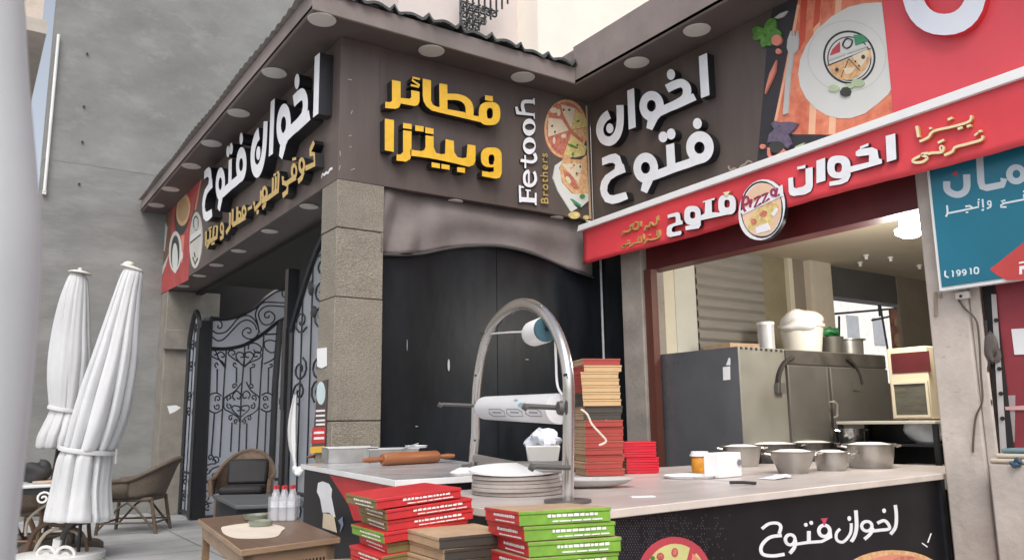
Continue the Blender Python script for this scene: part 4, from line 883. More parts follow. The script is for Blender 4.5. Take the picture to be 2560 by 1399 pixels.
def disc_thing(name, label, cat, c, r, h, mt, lip=0., group=None, n=36, axis=None):
    mb = MB(); prof = [(.001,0),(r*.9 if lip else r,0),(r,h),(r-.008,h),(r*.88 if lip else r-.008,h-.012 if lip else h),(.001,h-.012 if lip else h)]
    mb.lathe(prof, c, n, axis=axis); return tag(mb.build(name, mt), label, cat, group)
disc_thing('enamel_plate', 'small white plate laid over the long metal pan', 'plate', (PY(1040,1118,5.86).x,5.86,MZ+.103), .09, .018, m_white, .01)
kn = MB(); a, b = PY(1004,1121,5.74), PY(1046,1108,5.74); kn.tube([a, b], .006, 6); tag(kn.build('metal_skewer', m_steel), 'thin metal skewer leaning on the stacked pans', 'skewer')
# arch stand
lgR, lgL = Vector((2.37,3.04,CZ)), Vector((2.94,4.82,MZ)); ae = Vector((lgL.x-lgR.x, lgL.y-lgR.y, 0)).normalized(); an = ae.cross(Vector((0,0,1))).normalized()
if an.dot(CAM-lgR) < 0: an = -an
PA = lambda x, y, off=0.: PN(x, y, lgR, an, off)
g = thing('arch_stand', 'tall arched steel stand carrying a white roller guard and a thread spool', 'stand', tuple(lgR))
path = [lgL] + [PA(*q) for q in smooth_pts([(1188,1090),(1190,1000),(1195,940),(1206,880),(1226,822),(1256,785),(1290,764),(1325,762),(1358,782),(1388,822),(1408,872),(1419,930),(1422,1000),(1421,1120)])] + [lgR + Vector((0,0,.012))]
mb = MB(); mb.tube(path, .036, 12, flat=(1.,.8)); mb.build('arch_tube', M('satin_steel', (.64,.625,.60), .22, .9, var=.05, scale=3), g)
mb = MB(); mb.lathe([(.001,.0),(.11,.0),(.11,.012),(.001,.012)], lgR + Vector((0,0,.001)), 28); mb.lathe([(.001,.0),(.075,.0),(.075,.01),(.001,.01)], lgL + Vector((0,0,.001)), 24); mb.build_each('base_plate', M('base_grey', (.16,.15,.145), .4, .6), g)
mb = MB(); 
for q in [(1190,940),(1206,835),(1415,940),(1193,1008),(1188,1102)]: p = PA(*q, off=.032); mb.obox(p-ae*.02, ae*.04, an*.006, (0,0,.012))
mb.build_each('bolt', m_black, g)
gl, gr = PA(1204,1019), PA(1400,1021); rr = .074; gd = (gr-gl).normalized(); gL = (gr-gl).length      # a white plastic roll between the legs
mb = MB(); mb.lathe([(.001,0),(rr*.45,.012),(rr*.78,.040),(rr*.95,.085),(rr,.13),(rr,gL),(.001,gL)], gl, 30, axis=gd); rg = mb.build('roller_guard', M('roll_white', (.76,.76,.78), .35, var=.04), g)
def onroll(p, lift=.0015):
    x, y = p
    d = ray(x, y); n = (an - gd*an.dot(gd)).normalized(); u_ = gd.cross(n).normalized()
    # meet the sight line with the cylinder round gl..gr
    o = CAM - gl; dp = d - gd*d.dot(gd); op = o - gd*o.dot(gd); R_ = rr + lift
    a_, b_, c_ = dp.dot(dp), 2*dp.dot(op), op.dot(op) - R_*R_; q = b_*b_ - 4*a_*c_
    t_ = (-b_ - math.sqrt(max(q,0)))/(2*a_); return CAM + d*t_
for x in (1222,1266,1313):
    mb = MB(); shapes_to_mesh(mb, [S_([(x,1022),(x+28,1022),(x+38,1028),(x+41,1040),(x+12,1040),(x+1,1033)],2.4,2.4,True,False), S_([(x+9,1030),(x+30,1031)],4,4,False,False)], onroll, -an*.002); mb.build('guard_marking', M('marking_grey', (.30,.31,.34), .5), rg)
mb = MB(); shapes_to_mesh(mb, [('E',1303,1012,9,6), ('E',1289,1000,5,3)], onroll, -an*.002); mb.build('guard_sticker', M('sticker_blue', (.25,.42,.48), .5), rg)
mb = MB()
m_grip = M('grip_grey', (.09,.085,.08), .5)
for q, L in (((1184,1013),.24),((1405,1019),.19),((1425,1168),.19)):
    p = PA(*q, off=.03); mb.tube([p, p+an*L*.9+Vector((0,0,.01))], .012, 8); mb.tube([p+an*L*.9, p+an*L+Vector((0,0,.012))], .016, 8)
mb.build_each('peg', m_grip, g)
p = PA(1405,1019,.045); mb = MB(); mb.lathe([(.001,0),(.035,0),(.03,.02),(.001,.02)], p, 16, axis=an); mb.build('hub', m_grip, g)
mb = MB(); mb.tube([lgL+Vector((0,0,.06)), lgL*.45+lgR*.55+Vector((0,0,.09)), lgR+Vector((0,0,.16))], .028, 8, flat=(.5,1)); mb.build('lower_rail', M('rail_grey', (.42,.41,.40), .35, .7), g)
t = thing('thread_spool', 'white thread spool with a blue core hanging inside the steel arch', 'spool', tuple(PA(1345,828)))
cc = PA(1350,828); r_ = .068
mb = MB(); mb.lathe([(r_*.92,-.10),(r_,-.07),(r_,.10),(r_*.9,.13),(.001,.14)], cc, 24, axis=ae); mb.build('thread', m_white, t)
mb = MB(); mb.lathe([(.012,-.115),(r_*.95,-.115),(r_*.95,-.085),(.001,-.085)], cc, 24, axis=ae); mb.build('core', M('spool_blue', (.035,.10,.13), .5), t)
mb = MB(); mb.lathe([(.001,-.118),(.012,-.118),(.012,-.10)], cc, 10, axis=ae); mb.build('core_hole', m_black, t)
mb = MB(); mb.tube([PA(1222,834), PA(1275,830), PA(1310,829)], .006, 6); mb.build('spindle', m_pipew, t)
mb = MB(); mb.tube([PA(x,y,.0) for x,y in smooth_pts([(1388,845),(1390,900),(1392,950),(1397,972),(1408,988)])], .006, 6); mb.build('cord', m_white, t)
# plate pile
pc = Vector((2.47,3.60,CZ)); m_board = M('grey_card', (.36,.32,.29), .7, var=.1, scale=8)
names = ['lowest','second lowest','third','fourth','fifth']
for i in range(5):
    mb = MB(); dx = [.01,-.008,.0,-.004,-.012][i]; r_ = [.242,.235,.24,.232,.232][i]
    rows = []
    mb.lathe([(.001,0),(r_*.985,0),(r_,.002),(r_*(.992+.008*(i%2)),.016),(r_*.98,.0185),(.001,.0185)], (pc.x+dx,pc.y+dx*.5,CZ+.002+i*.0195), 40)
    tag(mb.build('round_board', m_board), f'{names[i]} round grey card base in the pile under the white plate', 'card base', 'pile of round bases')
disc_thing('white_plate', 'flat white plate topping the pile of round grey bases', 'plate', (pc.x-.015,pc.y,CZ+.022+5*.0195), .242, .010, m_white, axis=(-CF.x*.07,-CF.y*.07,1))
a = MB(); a.lathe([(.001,0),(.30,0),(.30,.008),(.001,.008)], (2.36,3.36,CZ+.0005), 36); 
disc = PZ(1160,1195,CZ); mb = MB(); lump(mb, PZ(1152,1218,CZ+.0) + Vector((.12,.18,.05)), .07, (1.3,1,.7), 6); tag(mb.build('dough_ball', M('dough', (.75,.72,.66), .6)), 'pale dough ball beside the pile of round bases', 'dough')
c = PZ(1467,1218,CZ); t = thing('oval_dish', 'pale oval dish on the counter beside the steel arch', 'dish', tuple(c))
mb = MB(); rows = []
for r1, z in ((.001,.006),(.55,.006),(.8,.02),(1.,.045),(1.,.05),(.93,.045),(.75,.024),(.5,.014),(.001,.014)):
    rows.append([Vector((c.x + r1*.27*math.cos(a_)*.83 + r1*.12*math.sin(a_)*.56, c.y - r1*.27*math.cos(a_)*.56 + r1*.12*math.sin(a_)*.83, CZ+z)) for a_ in [k*math.pi/16 for k in range(32)]])
mb.grid(rows, wrap=True); mb.build('body', M('dish_grey', (.56,.54,.52), .3, .2), t)
c = PZ(1580,1243,CZ); mb = MB(); mb.obox(c, (.11,-.05,0), (.03,.05,0), (0,0,.003)); tag(mb.build('paper_napkin', m_white), 'small folded white napkin near the counter edge', 'napkin')
c = PZ(1357,1172,CZ); t = thing('white_container', 'square white container stuffed with crumpled plastic behind the arch', 'container', tuple(c))
mb = MB(); c2 = Vector((c.x,c.y+.0,CZ)); k1, k2 = Vector((.83,-.56,0)), Vector((.56,.83,0))
lo_, hi_ = .105, .135
q0 = [c2 + k1*s1*lo_ + k2*s2*lo_ for s1, s2 in ((-1,-1),(1,-1),(1,1),(-1,1))]; q1 = [c2 + k1*s1*hi_ + k2*s2*hi_ + Vector((0,0,.185)) for s1, s2 in ((-1,-1),(1,-1),(1,1),(-1,1))]
mb.add(q0+q1, [(0,3,2,1),(0,1,5,4),(1,2,6,5),(2,3,7,6),(3,0,4,7),(4,5,6,7)]); mb.build('tub', M('tub_offwhite', (.66,.65,.62), .5), t, .01)
mb = MB(); lump(mb, c2 + Vector((0,0,.22)), .12, (1,1,.55), 11, amp=.35); lump(mb, c2 + k1*.06 + Vector((0,0,.2)), .08, (1,1,.7), 12, amp=.35); mb.build('plastic', M('clear_film', (.66,.69,.78), .2), t)
# ---------- things on the laminate counter by the kitchen
def pot(label, x, yb, yt, wt, wb, mt, handles=True, z=CZ, name='cooking_pot', full=True, g_='pots on the counter'):
    c = PZ(x, yb, z); D = (c - CAM).dot(CF); k_ = D/FPX; r1, r0, h = wt*k_, wb*k_, (yb-yt)*k_
    cv = Vector((CF.x, CF.y, 0)).normalized(); c = c + cv*r0
    t = thing(name, label, 'pot', tuple(c), g_)
    mb = MB(); mb.lathe([(.001,0),(r0*.93,0),(r0,.012),(r0+(r1-r0)*.55,h*.6),(r1*.97,h-.008),(r1+.012,h-.004),(r1+.012,h+.003),(r1*.96,h+.002),(r0*.95,.014),(.001,.014)], c, 36); mb.build('body', mt, t)
    if full:
        mb = MB(); mb.lathe([(.001,h+.016),(r1*.5,h+.013),(r1*.93,h-.004)], c, 30); mb.build('contents', M('flour_white', (.78,.77,.74), .6), t)
    if handles:
        for sg in (-1,1):
            rd = Vector((CR.x, CR.y, 0)).normalized()*sg; fw = Vector((-rd.y, rd.x, 0)); mb = MB()
            p = c + rd*(r1+.004) + Vector((0,0,h-.02)); mb.tube([p-fw*.04, p-fw*.035+rd*.035+Vector((0,0,.008)), p+fw*.035+rd*.035+Vector((0,0,.008)), p+fw*.04], .008, 6); mb.build('handle', mt, t)
    return t
m_pot = M('pot_alu', (.40,.385,.36), .3, .8, var=.12, scale=3); m_potd = M('pot_dark', (.12,.115,.11), .3, .8, var=.2, scale=4)
pot('dark flat pan of flour at the back of the pot group', 1946, 1158, 1111, 76, 62, m_potd)
pot('dark wide pan of flour behind the small pots, holding a spoon', 2045, 1153, 1107, 62, 50, m_potd)
pot('grey pot of flour at the near end of the pot group, nearest the oven side', 1867, 1167, 1117, 50, 40, m_pot)
pot('small tapered pot standing foremost in the pot group', 1996, 1184, 1130, 58, 37, m_pot)
pot('small pot with side handles between the tapered pot and the biggest pot', 2094, 1177, 1131, 42, 36, m_pot)
pot('biggest wide pot at the column end of the counter', 2200, 1171, 1112, 62, 52, m_pot)
pot('silver saucepan on the black shelf behind the biggest pot', 2141, 1106, 1072, 31, 29, M('pot_silver', (.6,.6,.6), .2, .9), full=False, z=SHZ)
mb = MB(); a, b = PZ(1975,1103,CZ+.13), PZ(1940,1084,CZ+.19); mb.tube([a,(a+b)/2,b], .008, 6, flat=(1.6,.7)); tag(mb.build('spoon', m_white), 'pale spoon handle sticking out of the dark pan', 'spoon')
c = PZ(1725,1196,CZ); disc_thing('white_plate', 'large white plate at the middle of the counter by the tissue box', 'plate', (c.x+.05,c.y+.05,CZ+.001), .165, .018, m_white, .01)
k1 = (cf1-cf0).normalized(); k2 = Vector((-k1.y,k1.x,0))
c = PZ(1805,1196,CZ); t = thing('tissue_box', 'white cardboard box with a cut out grip beside the sauce jar', 'box', tuple(c))
mb = MB(); mb.obox(c + Vector((0,.02,.002)), k1*.235, k2*.12, (0,0,.155)); mb.build('carton', m_white, t, .006)
mb = MB(); mb.lathe([(.001,0),(.02,0),(.02,.004),(.001,.004)], c + Vector((0,.02,.002)) + k1*.205 - k2*.0045 + Vector((0,0,.09)), 14, axis=-k2); mb.build('grip_hole', M('shade_grey', (.2,.2,.21), .7), t)
c = PZ(1768,1183,CZ) + Vector((.02,.08,0)); t = thing('sauce_jar', 'glass jar of orange sauce with a white lid', 'jar', tuple(c))
mb = MB(); mb.lathe([(.001,.002),(.055,.002),(.06,.015),(.06,.10),(.05,.115),(.001,.115)], c, 24); mb.build('sauce', M('orange_sauce', (.62,.27,.03), .25, var=.3, scale=12), t)
mb = MB(); mb.lathe([(.001,.116),(.07,.116),(.07,.126),(.062,.128),(.06,.148),(.001,.15)], c, 24); mb.build('lid', m_white, t)
a, b = PZ(1825,1205,CZ+.012), PZ(1890,1207,CZ+.012); t = thing('kitchen_knife', 'knife with a black handle lying before the tissue box', 'knife', tuple(a))
mb = MB(); mb.tube([a,(a+b)/2+Vector((0,0,.003)),b], .013, 8, flat=(1,.7)); mb.build('handle', m_black, t); c = PZ(1735,1202,CZ+.012); mb = MB(); mb.prism([a+Vector((0,0,.008)), a+Vector((.01,.03,.008)), c+Vector((.02,.03,.02)), c+Vector((0,0,.02))], (0,0,-.002)); mb.build('blade', m_steel, t)
c = PZ(1960,1197,CZ); mb = MB(); rows = [[c + k1*(.22*i/7-.1) + k2*(.12*j/4) + Vector((0,0,.004+.022*abs(math.sin(i*1.3+j*.9))*(i/7))) for i in range(8)] for j in range(5)]; mb.grid(rows, smooth=False); o = mb.build('crumpled_paper', M('paper_blue', (.70,.73,.80), .5)); tag(o, 'crumpled white wrapper lying before the small tapered pot', 'paper')

# ================================================================ PIZZA BOXES
def box_at(label, corner, ang, L1, L2, h, mats, group, prints=(True, True), tilt=0., lean=0., name='pizza_box', mid=None):
    """corner = nearest top corner; the first face runs right at ang (world), the second runs back-left"""
    c = Vector(corner); e1 = Vector((math.cos(ang), math.sin(ang), 0)); e2 = Vector((-math.sin(ang), math.cos(ang), 0)); up = Vector((0,0,1))
    t = thing(name, label, 'pizza box', (c.x, c.y, c.z-h), group)
    mR, mL, mT = mats; b0 = c - up*h
    mb = MB(); mb.obox(b0 + e1*.004 + e2*.004, e1*(L1-.008), e2*(L2-.008), up*(h-.002), (2,2,0,0,1,1)); 
    # obox faces: bottom, top, front(-ay) , +ax, +ay, -ax
    mb2 = MB(); mb2.obox(b0, e1*L1, e2*L2, up*(h-.014), (2,2,0,0,1,1)); 
    mb2.f[-6:] = mb2.f[-6:]; mb2.m[-6:] = [2,2,0,1,0,1]
    mb2.build('tray', [mR, mL, mT], t, .002)
    mb3 = MB(); mb3.obox(b0 - e1*.003 - e2*.003 + up*(h-.0135), e1*(L1+.006), e2*(L2+.006), up*.0125, (2,2,0,1,0,1)); mb3.build('lid', [mR, mL, mT], t, .002)
    pm = MB(); rd = random.Random(label)
    def bars(o, ex, L, nrm):
        nonlocal pm
        x = L*.28
        for row, (zz, hh) in enumerate(((h*.60,h*.20),(h*.28,h*.10))):
            x = L*(.30 + .05*row)
            while x < L*.86:
                w_ = rd.uniform(.008,.022) if row == 0 else rd.uniform(.02,.05)
                q = o + ex*x + up*(zz - h*.12) + nrm*.0035; pm.add([q, q+ex*w_, q+ex*w_+up*hh*rd.uniform(.75,1.1), q+up*hh*rd.uniform(.75,1.1)], [(0,1,2,3)]); x += w_ + .004
    for on, a_ in zip(prints, ((b0, e1, L1, -e2), (b0 + e2*L2, -e2, L2, -e1))):
        if on: pm = MB(); bars(*a_); pm.build('print', m_print, t)
    if tilt: t.rotation_euler = Matrix.Rotation(-tilt, 3, e2).to_euler()
    if lean: t.rotation_euler = Matrix.Rotation(lean, 3, e1).to_euler()
    return t
ordn = ['topmost','second','third','fourth','fifth','sixth','seventh']
# tall green and red pile at the counter corner
c3 = PD(1298,1277,2.75); zA = c3.z; hA = .0495; base = Vector((c3.x, c3.y, 0)); ang3 = R(-15)
for i in range(6):
    off = [(0,0),(.018,.0),(.03,-.005),(.022,-.01),(.012,0),(.02,.01)][i]
    e1 = Vector((math.cos(ang3), math.sin(ang3), 0))
    box_at(f'{ordn[i]} box of the green fronted pile below the steel arch', base + e1*off[0] + Vector((0,off[1],zA - i*(hA+.002))), ang3 + R([0,1,-1,1.5,0,1][i]), .345, .39, hA, (m_bgreen, m_bred, m_kraft), 'green fronted pizza boxes', lean=R(-3))
# leaning red pile
c1 = PD(942,1246,3.15); base = Vector((c1.x, c1.y, 0)); z1 = c1.z; ang1 = R(-4)
for i in range(7):
    off = [(0,0),(.045,.0),(.055,.01),(.035,.0),(.06,.02),(.03,0),(.03,0)][i]; e1 = Vector((1,0,0))
    mats = [(m_bred,m_bolive,m_bred),(m_bred,m_bolive,m_bred),(m_bred,m_bolive,m_bred),(m_bred,m_bgreen,m_bred),(m_bolive,m_bred,m_bred),(m_bolive,m_bred,m_bred),(m_bolive,m_bred,m_bred)][i]
    box_at(f'{ordn[i]} box of the red topped pile beside the wooden table', base + Vector((off[0],off[1],z1 - i*.0435)), ang1 + R([0,-2,-3,1,-2,1,0][i]), .37, .36, .042, mats, 'red topped pizza boxes', prints=(i < 3, True), tilt=R(4))
# plain brown pile
c2_ = PD(1098,1342,2.95); base = Vector((c2_.x, c2_.y, 0))
for i in range(4):
    box_at(f'{ordn[i]} plain brown box between the red topped pile and the green fronted pile', base + Vector((.012*i*(i % 2)+.01*i,0,c2_.z - i*.0445)), R(-4 + 2*i), .30, .30, .043, (m_bdark, m_kraft, m_kraft), 'plain brown boxes', prints=(False, False))
zben = min(zA - 5*(hA+.002) - hA, z1 - 6*.0435 - .042, c2_.z - 3*.0445 - .043)
# stool-like bench that carries the piles
t = thing('wooden_bench', 'low wooden bench under the piles of pizza boxes before the counter', 'bench', (1.75,2.6,0))
bz = zben - .002
e1 = Vector((CR.x,CR.y,0)).normalized(); e2 = Vector((-e1.y,e1.x,0)); bc = PD(1200,1399,2.95); bc = Vector((bc.x,bc.y,0))
mb = MB(); mb.obox(bc - e1*.62 - e2*.30 + Vector((0,0,bz-.03)), e1*1.25, e2*.72, (0,0,.03)); mb.build('seat', M('bench_wood', (.25,.15,.08), .6, var=.2, scale=5), t)
for s1 in (-.58,.55):
    for s2 in (-.26,.34): mb = MB(); p = bc + e1*s1 + e2*s2; mb.box((p.x-.025,p.y-.025,0),(p.x+.025,p.y+.025,bz-.032)); mb.build('leg', MATS['bench_wood'], t)
def shim(base, ang, L, z):   # boards that lift a pile to the same height
    if z - zben > .01:
        e1 = Vector((math.cos(ang), math.sin(ang), 0)); e2 = Vector((-e1.y,e1.x,0)); mb = MB(); mb.obox(base + e1*.02 + e2*.02 + Vector((0,0,bz+.001)), e1*(L-.04), e2*(L-.04), (0,0,z-bz-.003)); mb.build('block', MATS['bench_wood'], t)
shim(Vector((c3.x,c3.y,0)), ang3, .36, zA - 5*(hA+.002) - hA); shim(Vector((c1.x,c1.y,0)), ang1, .33, z1 - 6*.0435 - .042); shim(Vector((c2_.x,c2_.y,0)), R(-4), .30, c2_.z - 3*.0445 - .043)
# tall stack behind the arch
cb = PZ(1466,1191,CZ); angb = R(-22); z = CZ + .002; k = 0
cnt = {'red':0,'dark':0,'beige':0}
lay = ['red']*8 + ['dark']*2 + ['beige']*6 + ['top']
for i, kind in enumerate(lay):
    h = .045; rd = random.Random(i); off = Vector((rd.uniform(-.012,.012), rd.uniform(-.008,.008), 0))
    if kind == 'red': mt = (m_bredd, m_kraft, m_kraft); lab = f'{ORD[cnt["red"]] if cnt["red"]<7 else "eighth"} dull red box up from the counter in the tall stack'
    elif kind == 'dark': mt = (m_bdark, m_kraft, m_kraft); lab = f'{["lower","upper"][cnt["dark"]]} dark box half way up the tall stack'
    elif kind == 'beige': mt = (m_bbeige, m_bdark if cnt['beige'] < 2 else m_bredd, m_kraft); lab = f'{ORD[cnt["beige"]]} beige fronted box above the dark boxes of the tall stack'
    else: mt = (m_bredd, m_kraft, m_kraft); lab = 'dull red box crowning the tall stack behind the arch'
    if kind in cnt: cnt[kind] += 1
    if kind == 'beige': off += Vector((-.02,-.01,0))
    z += h + .0015; box_at(lab, Vector((cb.x,cb.y,z)) + off, angb, .27, .27, h, mt, 'boxes of the tall stack', prints=(False, False))
cb = PZ(1562,1184,CZ); z = CZ + .002
for i in range(6):
    z += .0365; box_at(f'{ORD[i]} glossy red box up from the counter in the short stack', Vector((cb.x + (.01 if i > 2 else .02) , cb.y, z)) + Vector((-.012 if i > 2 else 0,0,0)), R(-26), .235, .235, .035, (M('gloss_red', (.60,.015,.035), .25, var=.05), m_kraft, MATS['gloss_red']), 'boxes of the short red stack', prints=(False, False))
mb = MB(); mb.tube([PD(x,y,5.2) for x,y in smooth_pts([(1452,1022),(1468,1035),(1480,1060),(1500,1082),(1514,1098),(1512,1106),(1498,1112)])], .007, 6); tag(mb.build('white_ribbon', M('cord_cream', (.75,.66,.55), .6)), 'pale ribbon hanging in front of the dull red stacked boxes', 'ribbon')

# ================================================================ IRON GATE
m_sheet = bpy.data.materials.new('gate_sheet'); m_sheet.use_nodes = True      # pale frosted plastic: lets daylight through
_n = m_sheet.node_tree; _n.nodes.clear(); _o = _n.nodes.new('ShaderNodeOutputMaterial'); _x = _n.nodes.new('ShaderNodeMixShader'); _d = _n.nodes.new('ShaderNodeBsdfDiffuse'); _t = _n.nodes.new('ShaderNodeBsdfTranslucent')
_d.inputs[0].default_value = (.85,.87,.9,1); _t.inputs[0].default_value = (.90,.92,.96,1); _x.inputs[0].default_value = .9
_n.links.new(_d.outputs[0], _x.inputs[1]); _n.links.new(_t.outputs[0], _x.inputs[2]); _n.links.new(_x.outputs[0], _o.inputs[0])
GY = 12.2
gp = lambda k, p, o=0.: PY(*zp(k, p), GY - o)
def spiral(cx, cy, r, a0, turns=1.4, d=1, n=16, sq=1.2):
    return [(cx + r*(1-.82*i/n)*math.cos(a0+d*turns*2*math.pi*i/n), cy + sq*r*(1-.82*i/n)*math.sin(a0+d*turns*2*math.pi*i/n)) for i in range(n+1)]
g = thing('iron_gate', 'open leaf of black wrought iron scrollwork backed with pale sheet, behind the wicker chair', 'gate', (2.95,GY,0))
top = smooth_pts([(410,755),(560,765),(700,730),(850,650),(950,560),(1060,490),(1185,470)])
shp = [zp('R3', p) for p in top] + [(727,720),(706,1278),(502,1294)]
mb = MB(); mb.prism([PY(x,y,GY+.03) for x,y in shp], (0,.01,0)); mb.build('backing_sheet', m_sheet, g)
mb = MB(); low = smooth_pts([(400,1050),(560,1055),(720,1025),(830,970),(950,890),(1060,800),(1185,735)])
mb.tube([gp('R3',p) for p in top], .03, 6); mb.tube([gp('R3',p) for p in low], .03, 6)
mb.tube([PY(503,1203,GY),PY(712,1196,GY)], .025, 6); mb.tube([PY(497,1292,GY),PY(706,1279,GY)], .025, 6)
mb.tube([PY(521,795,GY),PY(500,1292,GY)], .07, 6); mb.tube([gp('R3',(1090,790)),PY(688,960,GY),PY(678,1196,GY)], .05, 6); mb.tube([PY(728,725,GY),PY(707,1279,GY)], .04, 6)
mb.build_each('frame_member', m_black, g)
mb = MB()
bars = [('R4',[(345,60),(342,228)]),('R4',[(325,368),(303,662)]),('R4',[(402,0),(385,280),(362,680)]),('R4',[(480,50),(478,160)]),('R4',[(448,435),(438,640)]),('R4',[(532,0),(515,200),(495,640)]),('R4',[(577,50),(578,165)]),('R4',[(552,440),(546,640)]),('R4',[(657,0),(640,300),(620,650)]),('R4',[(705,50),(700,228)]),('R4',[(688,358),(676,660)]),('R4',[(845,60),(838,220)]),('R4',[(822,350),(806,660)]),
        ('R3',[(745,1020),(738,1230)]),('R3',[(930,925),(910,1240)]),('R3',[(565,1060),(555,1250)]),('R3',[(938,915),(1060,910)])]
for k_, pts in bars: mb.tube([gp(k_, p, .02) for p in pts], .0125, 5)
mb.build_each('bar', m_black, g)
mb = MB()
sw = [('R3',[(420,870),(480,905),(560,890),(620,830),(680,760),(760,730),(830,760),(870,830),(878,900),(830,955),(770,955),(725,920),(728,880),(770,850),(805,870),(795,902),(770,895)]),
      ('R3',[(420,930),(480,975),(540,960),(620,880),(700,800),(770,775),(835,810),(862,870)]), ('R3',[(425,782),(500,780),(525,820),(510,855),(482,845),(490,825)]),
      ('R3',[(1180,650),(1080,640),(960,640),(890,690),(885,750),(920,810),(980,820),(1030,780),(1035,730),(990,692),(945,708),(942,745),(975,752),(985,730)]), ('R3',[(1180,612),(1060,605),(930,605),(870,660),(850,730),(868,800),(890,900)]), ('R3',[(1110,490),(1110,535),(1140,555),(1180,540)]),
      ('R3',[(740,1232),(700,1190),(625,1140),(585,1100),(605,1070),(642,1075),(648,1105),(622,1112)]), ('R3',[(742,1230),(790,1190),(880,1150),(902,1110),(872,1085),(838,1098),(842,1130),(870,1126)]), ('R3',[(725,1215),(690,1180),(660,1130),(680,1090),(725,1095),(735,1130),(705,1135)]), ('R3',[(750,1215),(800,1170),(830,1120),(800,1085),(755,1095),(752,1130),(785,1138)]),
      ('R3',[(555,1240),(530,1180),(450,1140),(408,1110),(425,1070),(462,1075),(468,1110),(445,1112)]), ('R3',[(550,1230),(500,1160),(480,1110),(510,1085),(545,1105),(540,1135),(515,1130)]), ('R3',[(780,1060),(790,1010),(850,1000),(905,1040),(895,1090),(850,1085),(830,1060)]), ('R3',[(1055,1080),(1000,1090),(945,1050),(938,990),(990,970),(1060,985)]), ('R3',[(930,1200),(1000,1170),(1050,1130)]), ('R3',[(980,1240),(1010,1225),(1005,1205),(985,1210)]), ('R3',[(470,1240),(455,1210),(475,1190),(485,1215)]), ('R3',[(660,1235),(635,1215),(645,1190),(665,1205)]), ('R3',[(800,1240),(840,1225),(835,1205),(815,1212)]),
      ('R3',[(1120,880),(1170,850),(1130,930),(1110,1000),(1150,1060)]),
      ('R4',[(375,250),(340,228),(290,245),(270,300),(290,350),(335,368),(378,345)]), ('R4',[(655,245),(690,228),(730,245),(742,295),(725,345),(688,360),(650,340)]), ('R4',[(840,225),(800,235),(783,290),(800,340),(830,352)]),
      ('R4',[(518,155),(470,215),(400,260),(390,300)]), ('R4',[(548,150),(580,210),(635,255),(640,290)]), ('R4',[(390,300),(395,340),(440,365),(490,400),(500,430)]), ('R4',[(640,290),(630,340),(590,375),(540,400),(515,430)]),
      ('R4',[(500,395),(450,345),(460,318),(500,325),(505,350),(485,352)]), ('R4',[(512,395),(565,345),(560,318),(520,322),(515,348),(540,350)]), ('R4',[(470,280),(452,250),(480,215),(510,240),(500,270),(482,262)]), ('R4',[(560,270),(575,240),(550,215),(525,235),(530,265),(552,258)])]
for k_, pts in sw: mb.tube([gp(k_, p, .02) for p in smooth_pts(pts, n=4)], .011, 5)
for cx, cy, r_, a0, d in [(350,270,22,2.5,1),(345,322,22,3.5,-1),(430,262,20,2,1),(600,262,20,1,-1),(430,318,20,4,-1),(592,320,20,5,1),(680,270,20,.5,-1),(682,315,20,0,1),(465,182,18,0,-1),(585,185,18,3,1),(440,404,18,5.5,-1),(568,404,18,3.5,1),(478,425,16,1.5,1),(530,425,16,1.5,-1),
        (298,682,20,0,-1),(268,768,28,0,1),(320,808,24,2,-1),(675,675,22,2,1),(790,745,26,1,-1),(310,885,26,5,-1),(255,955,32,0,1),(275,1022,24,1,1),(340,700,26,3,1),(805,665,16,3,1)]:
    mb.tube([gp('R4', p, .022) for p in spiral(cx, cy, r_, a0, 1.1, d)], .0105, 5)
for pts in ([(322,690),(335,720),(300,725),(245,745)], [(360,740),(310,760),(290,790)], [(340,870),(320,900),(270,915),(230,940),(240,975),(290,1000),(320,985)]): mb.tube([gp('R4', p, .022) for p in smooth_pts(pts, n=4)], .0105, 5)
mb.build_each('scroll', m_black, g)
